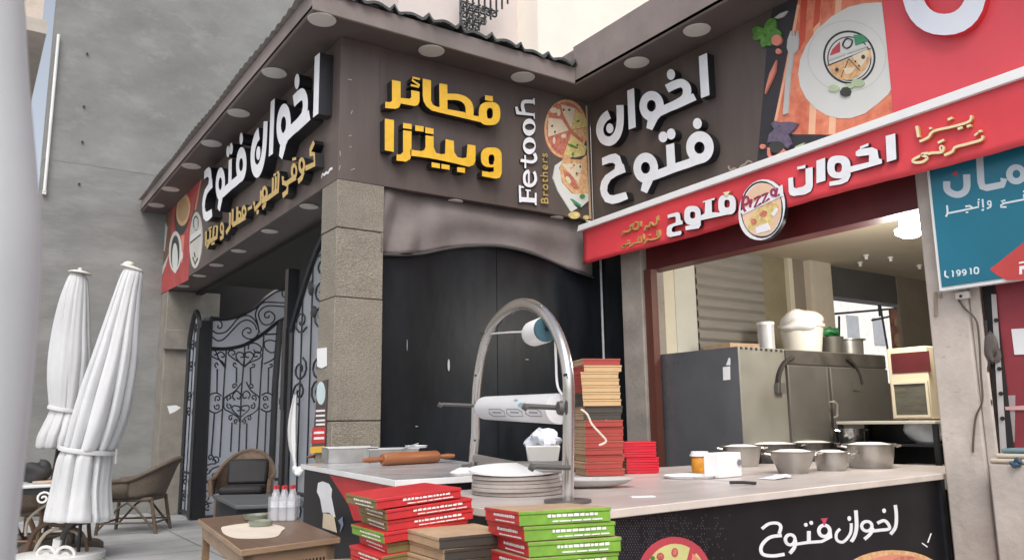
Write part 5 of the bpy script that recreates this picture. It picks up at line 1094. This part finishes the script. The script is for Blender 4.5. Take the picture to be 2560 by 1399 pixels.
def side_gate(label, y0, y1, zt, X, spike, seed):
    t = thing('iron_side_panel', label, 'gate panel', (X,(y0+y1)/2,0), None)
    def ztop(y):
        u = (y-y0)/(y1-y0)
        return zt - spike*(1 - math.sin(math.pi*u)**.8) if spike < .8 else zt - spike*u**1.6
    ys = [y0 + (y1-y0)*i/16 for i in range(17)]
    mb = MB(); mb.prism([(X+.03,y,ztop(y)) for y in ys] + [(X+.03,y1,.03),(X+.03,y0,.03)], (.01,0,0)); mb.build('backing_sheet', m_sheet, t)
    mb = MB(); mb.tube([(X,y,ztop(y)) for y in ys], .035, 6); mb.tube([(X,y0,0),(X,y0,ztop(y0))], .03, 6); mb.tube([(X,y1,0),(X,y1,ztop(y1))], .03, 6); mb.tube([(X+.01,y0,.06),(X+.01,y1,.06)], .025, 6); mb.tube([(X+.01,y0,.62),(X+.01,y1,.62)], .02, 6); mb.build_each('frame_member', m_black, t)
    mb = MB(); n = 4 if y1-y0 > .9 else 3
    for i in range(1, n): y = y0 + (y1-y0)*i/n; mb.tube([(X+.015,y,.06),(X+.015,y,ztop(y))], .009, 5)
    mb.build_each('bar', m_black, t)
    mb = MB(); rd = random.Random(seed)
    for z in ((.25,.45,1.62,1.85,2.35,2.6,2.85) if n == 4 else (.3,.5,1.5,1.75,2.2,2.5)):
        for i in range(2):
            y = y0 + (y1-y0)*(i+.5)/2
            if z > ztop(y) - .1: continue
            r_ = (y1-y0)/5.2; a0 = rd.uniform(0,6.3)
            mb.tube([(X+.008, y + r_*(1-.8*k_/14)*math.cos(a0+k_*.62), z + .6*r_*(1-.8*k_/14)*math.sin(a0+k_*.62)) for k_ in range(15)], .011, 5)
    lump(mb, (X,(y0+y1)/2,ztop((y0+y1)/2)-.25), .045, (.4,1.6,1.6), seed); lump(mb, (X,(y0+y1)/2-.1,ztop((y0+y1)/2)-.5), .045, (.4,1.8,1.2), seed+1)
    mb.build_each('scroll', m_black, t); return t
side_gate('tall black iron side panel with an arched top beside the stone pillar', 7.25, 8.35, 3.22, 2.85, .95, 2)
side_gate('narrow black iron side panel with a pointed top next to the far pillar', 12.32, 13.05, 3.0, 2.85, .5, 5)
mb = MB(); mb.box((2.80,8.36,0),(2.92,8.46,2.95)); mb.box((2.79,8.355,1.45),(2.80,8.465,2.3)); tag(mb.build('gate_post', m_black), 'black iron gate post beside the arched side panel', 'post')
mb = MB(); mb.box((2.80,12.10,0),(2.94,12.31,2.80)); mb.box((2.78,12.12,.02),(2.799,12.29,2.7)); tag(mb.build('gate_post', m_black), 'thick black iron gate post at the hinge of the open leaf', 'post')
# cloth knotted to the panel
rows = []
for j in range(16):
    v = j/15; x = 738 - 8*math.sin(v*3) + 2*v; wd = 4 + 8*math.sin(v*math.pi)**1.2 * (1 if v < .8 else .7)
    rows.append([PD(x + wd*math.cos(a_) , 985 + 190*v, 8.05 + .06*math.sin(a_)*(1+.4*math.sin(5*a_))) for a_ in [k_*2*math.pi/14 for k_ in range(14)]])
mb = MB(); mb.grid(rows, wrap=True); c = PD(745,1178,8.0); lump(mb, c, .055, (1,1,.8), 3, amp=.3); o = mb.build('knotted_cloth', m_white); tag(o, 'white cloth knotted on the iron panel beside the stone pillar', 'cloth')

# ================================================================ PARASOLS
m_canv = M('canvas_white', (.64,.645,.655), .9, var=.09, scale=2.6, bump=.6, bscale=7, var2=.1, scale2=1.2, stretch=(1,1,.4)); m_strap = M('canvas_strap', (.58,.58,.58), .8)
def parasol(label, D, spine, folds, seed, belt=None, cap=None, amp=.42, tail=True, pole=None, mt=None):
    """spine: (x, y, half width) in photo pixels along the furled canopy, all at distance D"""
    base = PD(*pole[-1], D) if pole else PD(spine[-1][0], spine[-1][1], D)
    t = thing('closed_parasol', label, 'parasol', tuple(base), None)
    sp = smooth_pts(spine, n=9); rd = random.Random(seed); rows = []; n = 180
    cr = [(2*math.pi*(q + rd.uniform(-.34,.34))/folds, rd.uniform(.35,1.), rd.uniform(0,6.28), rd.uniform(2,6), rd.uniform(-.25,.25)) for q in range(folds)]
    hem = [rd.uniform(-.03,.03) for _ in range(folds)]
    for j, (x, y, hw) in enumerate(sp):
        c = PD(x, y, D); r_ = hw*.94*D/FPX; v = j/(len(sp)-1); row = []; f = min(1, .25 + v*3.)
        ang = sorted((a_ + dr*v + .05*math.sin(ph + v*fr), dp*(.55+.45*math.sin(ph*1.7+v*fr)), hem[q]) for q, (a_, dp, ph, fr, dr) in enumerate(cr))
        for i in range(n):
            a_ = 2*math.pi*i/n - .35
            k0 = max((q for q in range(folds) if ang[q][0] <= a_), default=-1); A0 = ang[k0]; A1 = ang[(k0+1) % folds]
            lo_ = A0[0] if k0 >= 0 else A0[0] - 2*math.pi; hi_ = A1[0] if k0+1 < folds else A1[0] + 2*math.pi
            u_ = min(1, max(0, (a_-lo_)/max(.05, hi_-lo_))); dpt = A0[1]*(1-u_) + A1[1]*u_; bul = (1-abs(2*u_-1)**2.6)
            k_ = 1 + amp*f*(dpt*(bul**.55*1.15 - .8) + .12*math.sin(2*a_+v*3+seed)) + .012*f*math.sin(19*a_+v*9)*(1 if amp > .1 else 0)
            row.append(c + CR*(r_*k_*math.cos(a_)) + _f*(r_*k_*math.sin(a_)) + CU*((A0[2]*(1-u_)+A1[2]*u_) if v > .93 else 0))
        rows.append(row)
    mb = MB(); mb.grid(rows, wrap=True); cn = mb.build('canopy', mt or m_canv, t)
    if belt:
        x, y, hw = belt; mb = MB(); r_ = hw*D/FPX; tl = Vector((spine[0][0]-spine[-1][0], 0, 0))
        loop = [PD(x, y, D) + CR*(r_*1.03*math.cos(a_)) + _f*(r_*1.03*math.sin(a_)) - CU*(.035*math.cos(a_)) for a_ in [k_*2*math.pi/40 for k_ in range(40)]]
        mb.tube(loop, .022, 6, closed=True, flat=(.5,1.2)); mb.tube([loop[0], loop[0]+CU*.05+CR*.02, loop[0]-CU*.1+CR*.01], .014, 5); mb.build('strap', m_strap, t)
    if cap:
        x, y, w_, dy = cap; mb = MB(); c = PD(x, y, D); r_ = w_*D/FPX
        rows = [[c + CR*(rr_*r_*math.cos(a_)) + _f*(rr_*r_*math.sin(a_)) - CU*(dy*rr_*r_*math.cos(a_) + (.25*r_*rr_**2) - .02) for a_ in [k_*2*math.pi/20 for k_ in range(20)]] for rr_ in (.01,.5,.9,1.)]
        mb.grid(rows, wrap=True); o = mb.build('top_cap', M('cap_cream', (.66,.63,.57), .7), t); o.modifiers.new('s','SOLIDIFY').thickness = .012
        mb = MB(); q = c + CR*(-.35*r_) + CU*.03; lump(mb, q, .45*r_, (1.1,.8,.6), seed) if seed == 2 else mb.lathe([(.001,0),(.03,0),(.02,.04),(.001,.05)], c, 10); mb.build('finial', MATS['cap_cream'], t)
    if pole:
        mb = MB(); mb.tube([PD(x, y, D) for x, y in pole], .028, 10); mb.build('pole', M('pole_dark', (.07,.065,.06), .4), t)
    return t
Dp = 8.0
t = parasol('furled white parasol leaning right with a strap tied round its skirt, nearer the shop', Dp, [(333,672,20),(330,690,27),(318,740,33),(303,810,42),(287,890,54),(268,970,64),(248,1050,68),(226,1118,63),(217,1128,60),(212,1150,64),(203,1215,68),(199,1262,74),(198,1296,77),(198,1294,60)], 13, 2, (222,1124,63), (331,668,27,.30), pole=[(208,1270),(160,1330),(148,1410),(142,1455)])
b = PD(142,1455,Dp); mb = MB(); b.z = 0
p0, p1 = PD(150,1345,Dp), PD(138,1420,Dp); mb.tube([p0,p1], .06, 4); mb.build('pole_sleeve', m_white, t)
mb = MB()
for sx in (-1,1):
    cx = 140 + sx*24; mb.tube([PD(x,y,Dp-.15) for x,y in smooth_pts([(cx-22,1402),(cx-22,1382),(cx-14,1370),(cx,1366),(cx+14,1370),(cx+22,1382),(cx+22,1402)])], .016, 8); mb.tube([PD(x,y,Dp-.12) for x,y in smooth_pts([(cx-12,1402),(cx-10,1386),(cx,1380),(cx+9,1386),(cx+12,1402)])], .014, 8)
mb.lathe([(.001,0),(.42,0),(.42,.06),(.06,.10),(.001,.10)], (b.x,b.y,0), 28); mb.build('base', m_pipew, t)
t = parasol('furled white parasol with a drooping skirt, farther from the shop', 9.3, [(194,684,15),(194,700,24),(187,750,34),(180,820,42),(176,890,48),(172,950,47),(168,1015,40),(166,1028,38),(160,1060,46),(152,1092,52),(148,1118,50),(147,1116,36)], 11, 7, (167,1022,39), (200,679,27,.12), pole=[(150,1100),(132,1200),(120,1290),(112,1345)])
b = PD(112,1345,9.3); mb = MB(); mb.lathe([(.001,0),(.4,0),(.4,.06),(.05,.1),(.001,.1)], (b.x,b.y,0), 28); mb.build('base', MATS['pole_dark'], t)
parasol('pale grey furled parasol closest to the viewer, cut by the left edge of the view', 1.1, [(-60,-260,90),(-60,-120,105),(-60,0,112),(-60,200,123),(-57,400,136),(-55,600,146),(-60,800,142),(-70,1000,136),(-85,1200,130),(-104,1399,128),(-120,1560,126)], 5, 5, amp=.07, pole=[(-110,1500),(-130,2200),(-150,3300)], mt=M('canvas_grey', (.56,.575,.58), .9, var=.05, scale=3))

# ================================================================ WICKER CHAIRS, TABLES
m_rat = M('rattan', (.115,.085,.062), .6, var=.25, scale=18, bump=.5, bscale=70); m_weave = M('rattan_weave', (.145,.115,.09), .75, var=.35, scale=60, bump=.9, bscale=160); m_rat2 = M('rattan_warm', (.20,.12,.07), .5, var=.25, scale=14); m_cush = M('black_cushion', (.022,.021,.022), .7, var=.2, scale=5)
m_ratd = M('rattan_dusty', (.15,.10,.068), .6, var=.3, scale=22, bump=.4, bscale=80)
def wicker_chair(label, at, face, mt, mw, cushion=False, s=1., back_h=.86):
    t = thing('wicker_chair', label, 'chair', (0,0,0), None)
    z3 = lambda x, y, z: Vector((x*s, y*s, z*s))
    for x, y, xb in ((.30,.27,.33),(.30,-.27,.33),(-.26,.24,-.34),(-.26,-.24,-.34)):
        mb = MB(); mb.tube([z3(x,y,.42), z3((x+xb)/2,y,.2), z3(xb,y*1.05,0)], .022*s, 8); mb.build('leg', mt, t)
    mb = MB(); mb.box(z3(-.27,-.28,.37), z3(.31,.28,.42)); mb.build('seat', mw, t, .02)
    top = []
    def edge(a_):     # plan curve of the back: round at the rear, running forward into the arms
        return (-.30*math.cos(a_)*1.0 - .02, .33*math.sin(a_))
    rows = []
    for j in range(7):
        v = j/6; row = []
        for i in range(25):
            a_ = -math.pi*.5 + math.pi*i/24; x, y = edge(a_*1.0); lift = math.cos(a_)**1.3 if math.cos(a_) > 0 else 0
            ztp = .62 + (back_h-.62)*lift; row.append(z3(x - .17*v*lift, y*(1+.06*v), .42 + (ztp-.42)*v))
        rows.append(row)
    mb = MB(); mb.grid(rows); o = mb.build('backrest', mw, t); o.modifiers.new('s','SOLIDIFY').thickness = .02
    mb = MB(); mb.tube([z3(.31,.33,.42), z3(.33,.345,.60)] + [p for p in rows[-1][::-1]] + [z3(.33,-.345,.60), z3(.31,-.33,.42)], .028*s, 8); mb.build('arm_rail', mt, t)
    for sg in (-1,1):
        mb = MB(); mb.grid([[z3(-.02,sg*.335,.42), z3(.30,sg*.335,.42)],[z3(-.02,sg*.345,.60), z3(.32,sg*.345,.60)]]); o = mb.build('side_panel', mw, t); o.modifiers.new('s','SOLIDIFY').thickness = .012
        mb = MB(); mb.tube([z3(.31,sg*.28,.06), z3(.1,sg*.28,.30), z3(.0,sg*.28,.36), z3(-.1,sg*.28,.30), z3(-.31,sg*.26,.06)], .014*s, 6); mb.build('brace', mt, t)
    mb = MB(); mb.tube([z3(.32,.28,.12), z3(.32,-.28,.12)], .014*s, 6); mb.tube([z3(-.30,.26,.12), z3(-.30,-.26,.12)], .014*s, 6); mb.tube([z3(.32,.28,.13), z3(-.30,.26,.13)], .013*s, 6); mb.tube([z3(.32,-.28,.13), z3(-.30,-.26,.13)], .013*s, 6); mb.build('stretcher', mt, t)
    if cushion:
        mb = MB(); mb.box(z3(-.20,-.26,.422), z3(.30,.26,.52)); mb.build('seat_cushion', m_cush, t, .04)
        mb = MB(); mb.obox(z3(-.24,-.25,.52), z3(.10,0,0), z3(0,.50,0), z3(-.12,0,.30)); mb.build('back_cushion', m_cush, t, .04)
    t.location = at; t.rotation_euler = (0,0,math.atan2(face[1], face[0])); return t
fl = PZ(333,1322,0); wicker_chair('dark wicker armchair facing left beside the far pillar', (fl.x-.03,fl.y-.25,0), (-.86,.50), m_rat, m_weave, s=1.04)
fl = PZ(612,1288,0); wicker_chair('wicker armchair with black cushions standing before the open gate leaf', (3.12,10.75,0), (-.42,-.91), m_ratd, m_ratd, True, s=1.04, back_h=.92)
fl = PZ(175,1399,0); c = PD(140,1360,8.35); t = thing('bentwood_chair', 'low dark chair with curved cream and brown rails around the parasol pole', 'chair', (c.x,c.y,0))
m_bent = M('bent_brown', (.13,.075,.045), .45, var=.2); m_bentc = M('bent_cream', (.42,.37,.30), .5, var=.1)
B_ = lambda x, y, d=0.: PD(x, y, 8.35 + d)
for pts, mt, r_, d in (([(64,1338),(68,1305),(82,1285),(104,1268),(124,1256)], m_bentc, .014, -.25), ([(60,1400),(78,1345),(98,1318),(128,1303),(165,1297),(200,1300),(225,1290)], m_bent, .026, -.2), ([(78,1400),(96,1358),(118,1330),(148,1320),(180,1324),(203,1338)], m_bentc, .018, -.28), ([(150,1318),(190,1322),(210,1340),(217,1370),(214,1400)], m_bent, .018, -.3), ([(70,1290),(86,1330),(90,1400)], m_bent, .026, .2), ([(100,1255),(110,1300),(150,1312),(215,1305)], m_bent, .02, .15), ([(232,1262),(222,1300),(225,1350)], m_bent, .02, .2)):
    mb = MB(); mb.tube([B_(x,y,d) for x,y in smooth_pts(pts)], r_, 8); mb.build('curved_rail', mt, t)
c = PD(150,1420,8.5); mb = MB(); mb.lathe([(.001,0),(.36,0),(.40,-.03),(.40,-.08),(.001,-.08)], (c.x,c.y,PD(150,1352,8.6).z), 30); mb.build('seat', m_rat, t)
for k_ in range(4): a_ = .5+k_*math.pi/2; p = Vector((c.x+.33*math.cos(a_), c.y+.33*math.sin(a_), 0)); mb = MB(); mb.tube([p, p+Vector((0,0,PD(150,1352,8.6).z-.08))], .022, 8); mb.build('leg', m_bent, t)
wicker_chair('brown wicker armchair half hidden behind the pale near parasol', (.78,10.5,0), (.55,.80), m_rat2, m_rat, s=1.0)
# small iron table at the left with things on it
c = PZ(118,1208,.74)
t = thing('iron_table', 'small black iron table with a white top behind the parasols', 'table', (c.x,c.y,0))
mb = MB(); mb.box((c.x-.35,c.y-.3,.72),(c.x+.35,c.y+.3,.75)); mb.build('top', M('top_pale', (.62,.63,.63), .35), t, .008)
mb = MB()
for sx in (-.3,.3):
    for sy in (-.25,.25): mb.tube([(c.x+sx,c.y+sy,0),(c.x+sx,c.y+sy,.719)], .018, 6)
mb.box((c.x-.33,c.y-.28,.66),(c.x+.33,c.y+.28,.718)); mb.build('frame', m_black, t)
mb = MB(); a = PY(108,1245,c.y-.36); mb.tube([(a.x+.07*(1-.045*k_)*math.cos(-.4+k_*.5), c.y-.36, a.z+.07*(1-.045*k_)*math.sin(-.4+k_*.5)) for k_ in range(20)] , .011, 6); mb.build('scroll', m_pipew, t)
mb = MB(); p = PY(118,1192,c.y-.1); mb.lathe([(.001,0),(.11,.0),(.13,.02),(.001,.02)], (p.x,c.y-.1,.751), 20); tag(mb.build('side_plate', M('peach_plate', (.66,.50,.40), .5)), 'peach coloured plate on the small iron table', 'plate')
mb = MB(); lump(mb, (p.x-.06,c.y+.1,.85), .12, (1.2,.8,.85), 4, amp=.25); tag(mb.build('black_bag', m_cush), 'small black bag resting on the small iron table', 'bag')
mb = MB(); p = PY(146,1165,c.y); mb.lathe([(.001,0),(.035,0),(.036,.16),(.014,.2),(.014,.26),(.001,.26)], (p.x,c.y,.751), 16); tag(mb.build('brown_bottle', M('bottle_brown', (.20,.09,.03), .2)), 'brown bottle on the small iron table beside the parasol skirt', 'bottle')
# dark low table in front of the cushioned chair
c = Vector((2.50,8.9,0)); e1 = Vector((CR.x,CR.y,0)).normalized(); e2 = Vector((-e1.y,e1.x,0))
t = thing('dark_table', 'low dark grey table draped in cloth before the cushioned wicker chair', 'table', tuple(c))
a = PZ(545,1240,.56); b = PZ(735,1258,.56)
mb = MB(); mb.prism([PZ(532,1236,.56),PZ(590,1262,.56),PZ(760,1256,.56),PZ(755,1232,.56)][::-1], (0,0,-.04)); mb.build('top', M('table_slate', (.085,.09,.095), .6, var=.15), t, .01)
mb = MB(); mb.prism([PZ(540,1240,.52),PZ(592,1260,.52),PZ(756,1255,.52),PZ(750,1233,.52)][::-1], (0,0,-.518)); mb.build('drape', M('drape_charcoal', (.03,.032,.036), .8, var=.2, scale=4), t)
# wooden table bottom left
TZ = .68
A, B, C_ = PZ(495,1295,TZ), PZ(601,1373,TZ), PZ(852,1341,TZ); D_ = A + (C_-B)*1.0
t = thing('wooden_table', 'brown wooden table with a slatted apron holding the water bottles', 'table', (A.x,A.y,0))
m_tbl = M('table_wood', (.155,.095,.06), .38, var=.25, scale=3, stretch=(6,1,1), bump=.15, bscale=30); m_tbl2 = M('table_side', (.30,.20,.125), .55, var=.25, scale=4, stretch=(1,1,5))
mb = MB(); mb.prism([A,B,C_,D_], (0,0,-.035), 0, 1); mb.build('top', [m_tbl, m_tbl2], t, .006)
u1, u2 = (C_-B).normalized(), (A-B).normalized(); L1, L2 = (C_-B).length, (A-B).length
mb = MB(); o = B + u1*.03 + u2*.03 - Vector((0,0,.0355)); mb.obox(o, u1*(L1-.06), u2*.02, (0,0,-.085)); mb.obox(o, u1*.02, u2*(L2-.06), (0,0,-.09)); mb.obox(o+u2*(L2-.08), u1*(L1-.06), u2*.02, (0,0,-.085)); mb.obox(o+u1*(L1-.08), u1*.02, u2*(L2-.06), (0,0,-.09)); mb.build('apron', m_tbl2, t)
mb = MB(); n = 20
for i in range(n): p = o + u1*(.05 + (L1-.16)*i/n) - u2*.004 + Vector((0,0,-.082)); mb.obox(p, u1*.010, u2*.004, (0,0,.022))
mb.build_each('slot', m_black, t)
for a_, b_ in ((.03,.03),(L1-.08,.03),(.03,L2-.08),(L1-.08,L2-.08)):
    mb = MB(); mb.obox(B + u1*a_ + u2*b_ - Vector((0,0,.0355)), u1*.05, u2*.05, (0,0,-(TZ-.036))); mb.build('leg', m_tbl2, t)
mb = MB(); mb.obox(B + u1*.045 + u2*.08 - Vector((0,0,.40)), u1*.02, u2*(L2-.16), (0,0,-.06)); mb.build('stretcher', m_tbl2, t)
zt2 = TZ + .001
pts = [(553,1318),(562,1314),(600,1308),(640,1306),(680,1308),(712,1317),(705,1325),(690,1340),(640,1344),(590,1343),(566,1336),(556,1328)]
mb = MB(); mb.prism([PZ(x,y,zt2+.003) for x,y in smooth_pts(pts,True,4)], (0,0,-.0025)); tag(mb.build('paper_cloth', M('cream_paper', (.62,.55,.46), .8)), 'cream paper mat lying on the wooden table', 'mat')
for (x,y,r_,lab) in ((652,1312,.075,'green tinted glass ashtray on the cream mat'),(640,1296,.085,'greenish glass dish behind the ashtray on the wooden table')):
    c = PZ(x,y,zt2+.006); mb = MB(); mb.lathe([(.001,0),(r_*.9,0),(r_,.028),(r_*.86,.03),(r_*.78,.01),(.001,.01)], c, 20); tag(mb.build('glass_dish', M('green_glass', (.26,.29,.23), .15, alpha=.85)), lab, 'dish')
# shrink wrapped bottles
c = PZ(706,1300,zt2)
t = thing('water_bottles', 'shrink wrapped pack of clear water bottles with red caps on the wooden table', 'bottle pack', tuple(c))
m_pet = M('clear_plastic', (.70,.72,.75), .12, var=.15, scale=20, alpha=.4); m_rcap = M('cap_red', (.45,.03,.04), .4); m_lbl = M('bottle_label', (.60,.62,.66), .4, var=.3, scale=40)
for i in range(3):
    for j in range(2):
        p = c + e1*(-.055 + .055*i) + e2*(.055*j); r_ = .026
        mb = MB(); mb.lathe([(.001,.001),(r_*.9,.001),(r_,.01),(r_,.06),(r_*.93,.07),(r_,.08),(r_,.135),(r_*.55,.18),(r_*.42,.19),(r_*.42,.205)], p, 16); bt = mb.build('bottle', m_pet, t)
        mb = MB(); mb.lathe([(.001,.222),(r_*.5,.222),(r_*.5,.2),(r_*.45,.2)], p, 12); mb.build('cap', m_rcap, bt); mb = MB(); mb.lathe([(r_*1.02,.085),(r_*1.02,.125)], p, 16); mb.build('label', m_lbl, bt)
mb = MB(); q = [c + e1*a_ + e2*b_ for a_, b_ in ((-.088,-.033),(.088,-.033),(.088,.09),(-.088,.09))]; mb.prism([p + Vector((0,0,.004)) for p in q], (0,0,.15)); mb.build('wrap', M('wrap_film', (.8,.82,.86), .1, alpha=.22), t)
# round rattan stool rim showing at the bottom edge
c = PD(858,1440,3.25)
t = thing('rattan_stool', 'round woven rattan stool top peeping in below the wooden table', 'stool', (c.x,c.y,0))
rz = PD(858,1386,3.53).z; mb = MB(); c2 = Vector((c.x,c.y,rz)); mb.lathe([(.001,.0),(.26,-.012),(.285,-.02),(.285,-.08),(.26,-.1),(.001,-.1)], c2, 40); mb.build('seat', M('rattan_pale', (.42,.30,.16), .7, var=.35, scale=22, c2=(.28,.18,.08)), t)
for k_ in range(4): a_ = .6+k_*math.pi/2; mb = MB(); mb.tube([c2+Vector((.22*math.cos(a_),.22*math.sin(a_),-.1)), Vector((c2.x+.25*math.cos(a_), c2.y+.3*math.sin(a_), 0))], .02, 8); mb.build('leg', m_rat2, t)

# ================================================================ PILLAR NOTICES, NEXT SHOP, COLUMN FITTINGS
def onA(x, y, o=.0): return PX(x, y, XA+.002-o)
t = thing('price_board', 'tall narrow brown price board on the shaded side of the stone pillar', 'notice', tuple(onA(805,1050)))
mb = MB(); mb.prism([onA(*p,.012) for p in [(795,955),(818,948),(811,1130),(778,1130)]], (.012,0,0)); mb.build('board', M('board_brown', (.075,.05,.045), .5), t)
mb = MB(); mb.prism([onA(x,y,.014) for x,y in sell(802,982,11,29,24)], (.0015,0,0)); mb.build('oval_picture', M('oval_blue', (.55,.66,.68), .5), t)
mb = MB(); mb.prism([onA(*p,.014) for p in [(781,1068),(814,1066),(811,1106),(778,1108)]], (.0015,0,0)); mb.build('red_panel', m_bred, t)
mb = MB(); mb.prism([onA(*p,.014) for p in [(776,1116),(811,1114),(811,1130),(775,1132)]], (.0015,0,0)); mb.build('yellow_panel', m_gold, t)
mb = MB()
for y in (1024,1036,1048,1058): mb.prism([onA(*p,.014) for p in [(790,y),(812,y-1),(812,y+4),(789,y+5)]], (.0015,0,0))
for y in (1078,1092): mb.prism([onA(*p,.0155) for p in [(785,y),(810,y-1),(810,y+5),(784,y+6)]], (.0012,0,0))
mb.build('print_line', m_print, t)
mb = MB(); mb.prism([onA(*p,.006) for p in [(792,871),(816,868),(816,914),(804,920),(793,916)]], (.004,0,0)); tag(mb.build('paper_notice', m_white), 'white paper taped to the stone pillar above the price board', 'paper')
mb = MB(); a = PX(425,1022,2.45); mb.prism([PX(x,y,2.45) for x,y in [(418,1014),(440,1012),(452,1018),(438,1028),(424,1034)]], (.002,0,0)); tag(mb.build('paper_tag', m_white), 'small white tag tied to the far iron side panel', 'tag')
g = thing('neighbour_shop', 'next door shop front with a red wall right of the column', 'shop', (5.9,1.8,0))
mb = MB(); mb.box((5.41,-4,0),(5.60,2.53,3.0)); mb.build('red_wall', M('red_wall', (.27,.035,.045), .5, var=.15, scale=2, var2=.2, scale2=1), g)
mb = MB(); mb.box((5.400,2.45,0),(5.408,2.529,3.0)); mb.build('gap_shade', m_shade, g)  # dark strip painted in for the shade of the gap
mb = MB(); p, q = PX(2488,760,5.394), PX(2515,1105,5.394); mb.prism([PX(2478,735,5.394),PX(2490,735,5.394),PX(2518,1150,5.394),PX(2502,1150,5.394)], (.005,0,0)); mb.build('metal_post', M('post_pale', (.50,.47,.46), .5), g)
mb = MB()
for y in (800,921,983,1045): mb.lathe([(.001,0),(.014,0),(.010,.012),(.001,.012)], PX(2478+(y-735)*.065+8,y,5.392), 10, axis=(-1,0,0))
mb.build_each('screw', m_black, g)
mb = MB(); mb.prism([PX(x,y,5.406) for x,y in [(2516,988),(2538,987),(2536,1104),(2512,1104)]], (.006,0,0)); mb.build('lock_plate', M('plate_mauve', (.36,.30,.30), .5), g)
mb = MB(); mb.prism([PX(x,y,5.402) for x,y in [(2528,822),(2600,818),(2600,884),(2536,886)]], (.003,0,0)); tag(mb.build('paper_notice', m_white), 'white paper notice on the red wall next door', 'paper')
mb = MB(); mb.prism([PX(x,y,5.398) for x,y in [(2512,1016),(2600,1010),(2600,1024),(2514,1024)]], (.008,0,0)); tag(mb.build('pink_tape', M('tape_pink', (.65,.36,.35), .5)), 'pink strip of tape on the red wall next door', 'tape')
p, q = PX(2474,1140,5.25), PX(2490,1195,5.25)
mb = MB(); mb.box((5.22,1.2,0),(5.46,p.y,q.z+.09)); tag(mb.build('low_wall', MATS['weathered_render'], None, .01), 'low rendered wall against the column carrying the folded cloths', 'wall')
t = thing('folded_cloths', 'folded cream and blue cloths piled on the low wall by the column', 'cloth', (5.3,1.9,q.z+.09))
for i, (mt, dz) in enumerate(((M('cloth_cream', (.55,.48,.38), .9), .03), (M('cloth_pale', (.58,.52,.43), .9), .03), (M('cloth_blue', (.16,.24,.27), .9), .03))):
    mb = MB(); z0 = q.z + .092 + i*.030; mb.box((5.215+.015*i,1.3,z0),(5.44,p.y-.01-.03*i,z0+.028)); mb.build('folded_cloth', mt, t, .012)
mb = MB(); lump(mb, PX(2538,1160,5.20), .022, (1,1.3,.8), 2, amp=.3); lump(mb, PX(2545,1150,5.20), .02, (1,1,.8), 3, amp=.3); mb.build_each('blue_tie', M('tie_blue', (.05,.09,.14), .6), t)
t = thing('wall_bracket', 'small white bracket box fixed high on the weathered column', 'bracket', tuple(PX(2410,740,XC)))
a, b = PX(2393,732,XC), PX(2430,745,XC); mb = MB(); mb.box((XC-.035,b.y,b.z),(XC-.001,a.y,a.z)); mb.build('body', M('bracket_white', (.6,.57,.54), .5), t, .006); mb = MB(); p = PX(2402,740,XC-.036); mb.lathe([(.001,0),(.010,0),(.010,.004),(.001,.004)], p, 10, axis=(-1,0,0)); mb.build_each('screw', m_black, t)
mb = MB(); mb.tube([PX(x,y,XC-.012) for x,y in smooth_pts([(2395,748),(2412,770),(2440,800),(2448,850),(2452,930),(2456,1000),(2440,1040),(2434,1090),(2432,1130)])], .006, 6); tag(mb.build('wall_cable', M('cable_brown', (.10,.07,.05), .6)), 'thin dark cable looping down the weathered column', 'cable')
t = thing('cable_bundle', 'dark knotted cable bundle on the post beside the column', 'cable bundle', tuple(PX(2475,860,5.6)))
mb = MB(); lump(mb, PX(2478,868,5.375), .06, (.5,.8,1.5), 8, amp=.25); mb.build('wrap', M('wrap_grey', (.12,.10,.09), .7), t); mb = MB(); mb.tube([PX(x,y,5.37) for x,y in smooth_pts([(2464,800),(2468,840),(2482,845),(2490,880),(2474,905),(2466,960),(2478,1010),(2470,1080),(2484,1125)])], .009, 6); mb.build('cable', M('cable_dark', (.05,.04,.035), .6), t)

# ---------------------------------------------------------------- tidy
for o in bpy.data.objects:
    if '_o' in o: del o['_o']
    if o.parent is not None:
        for k_ in ('label','category'):
            if k_ in o and o.type == 'MESH': del o[k_]
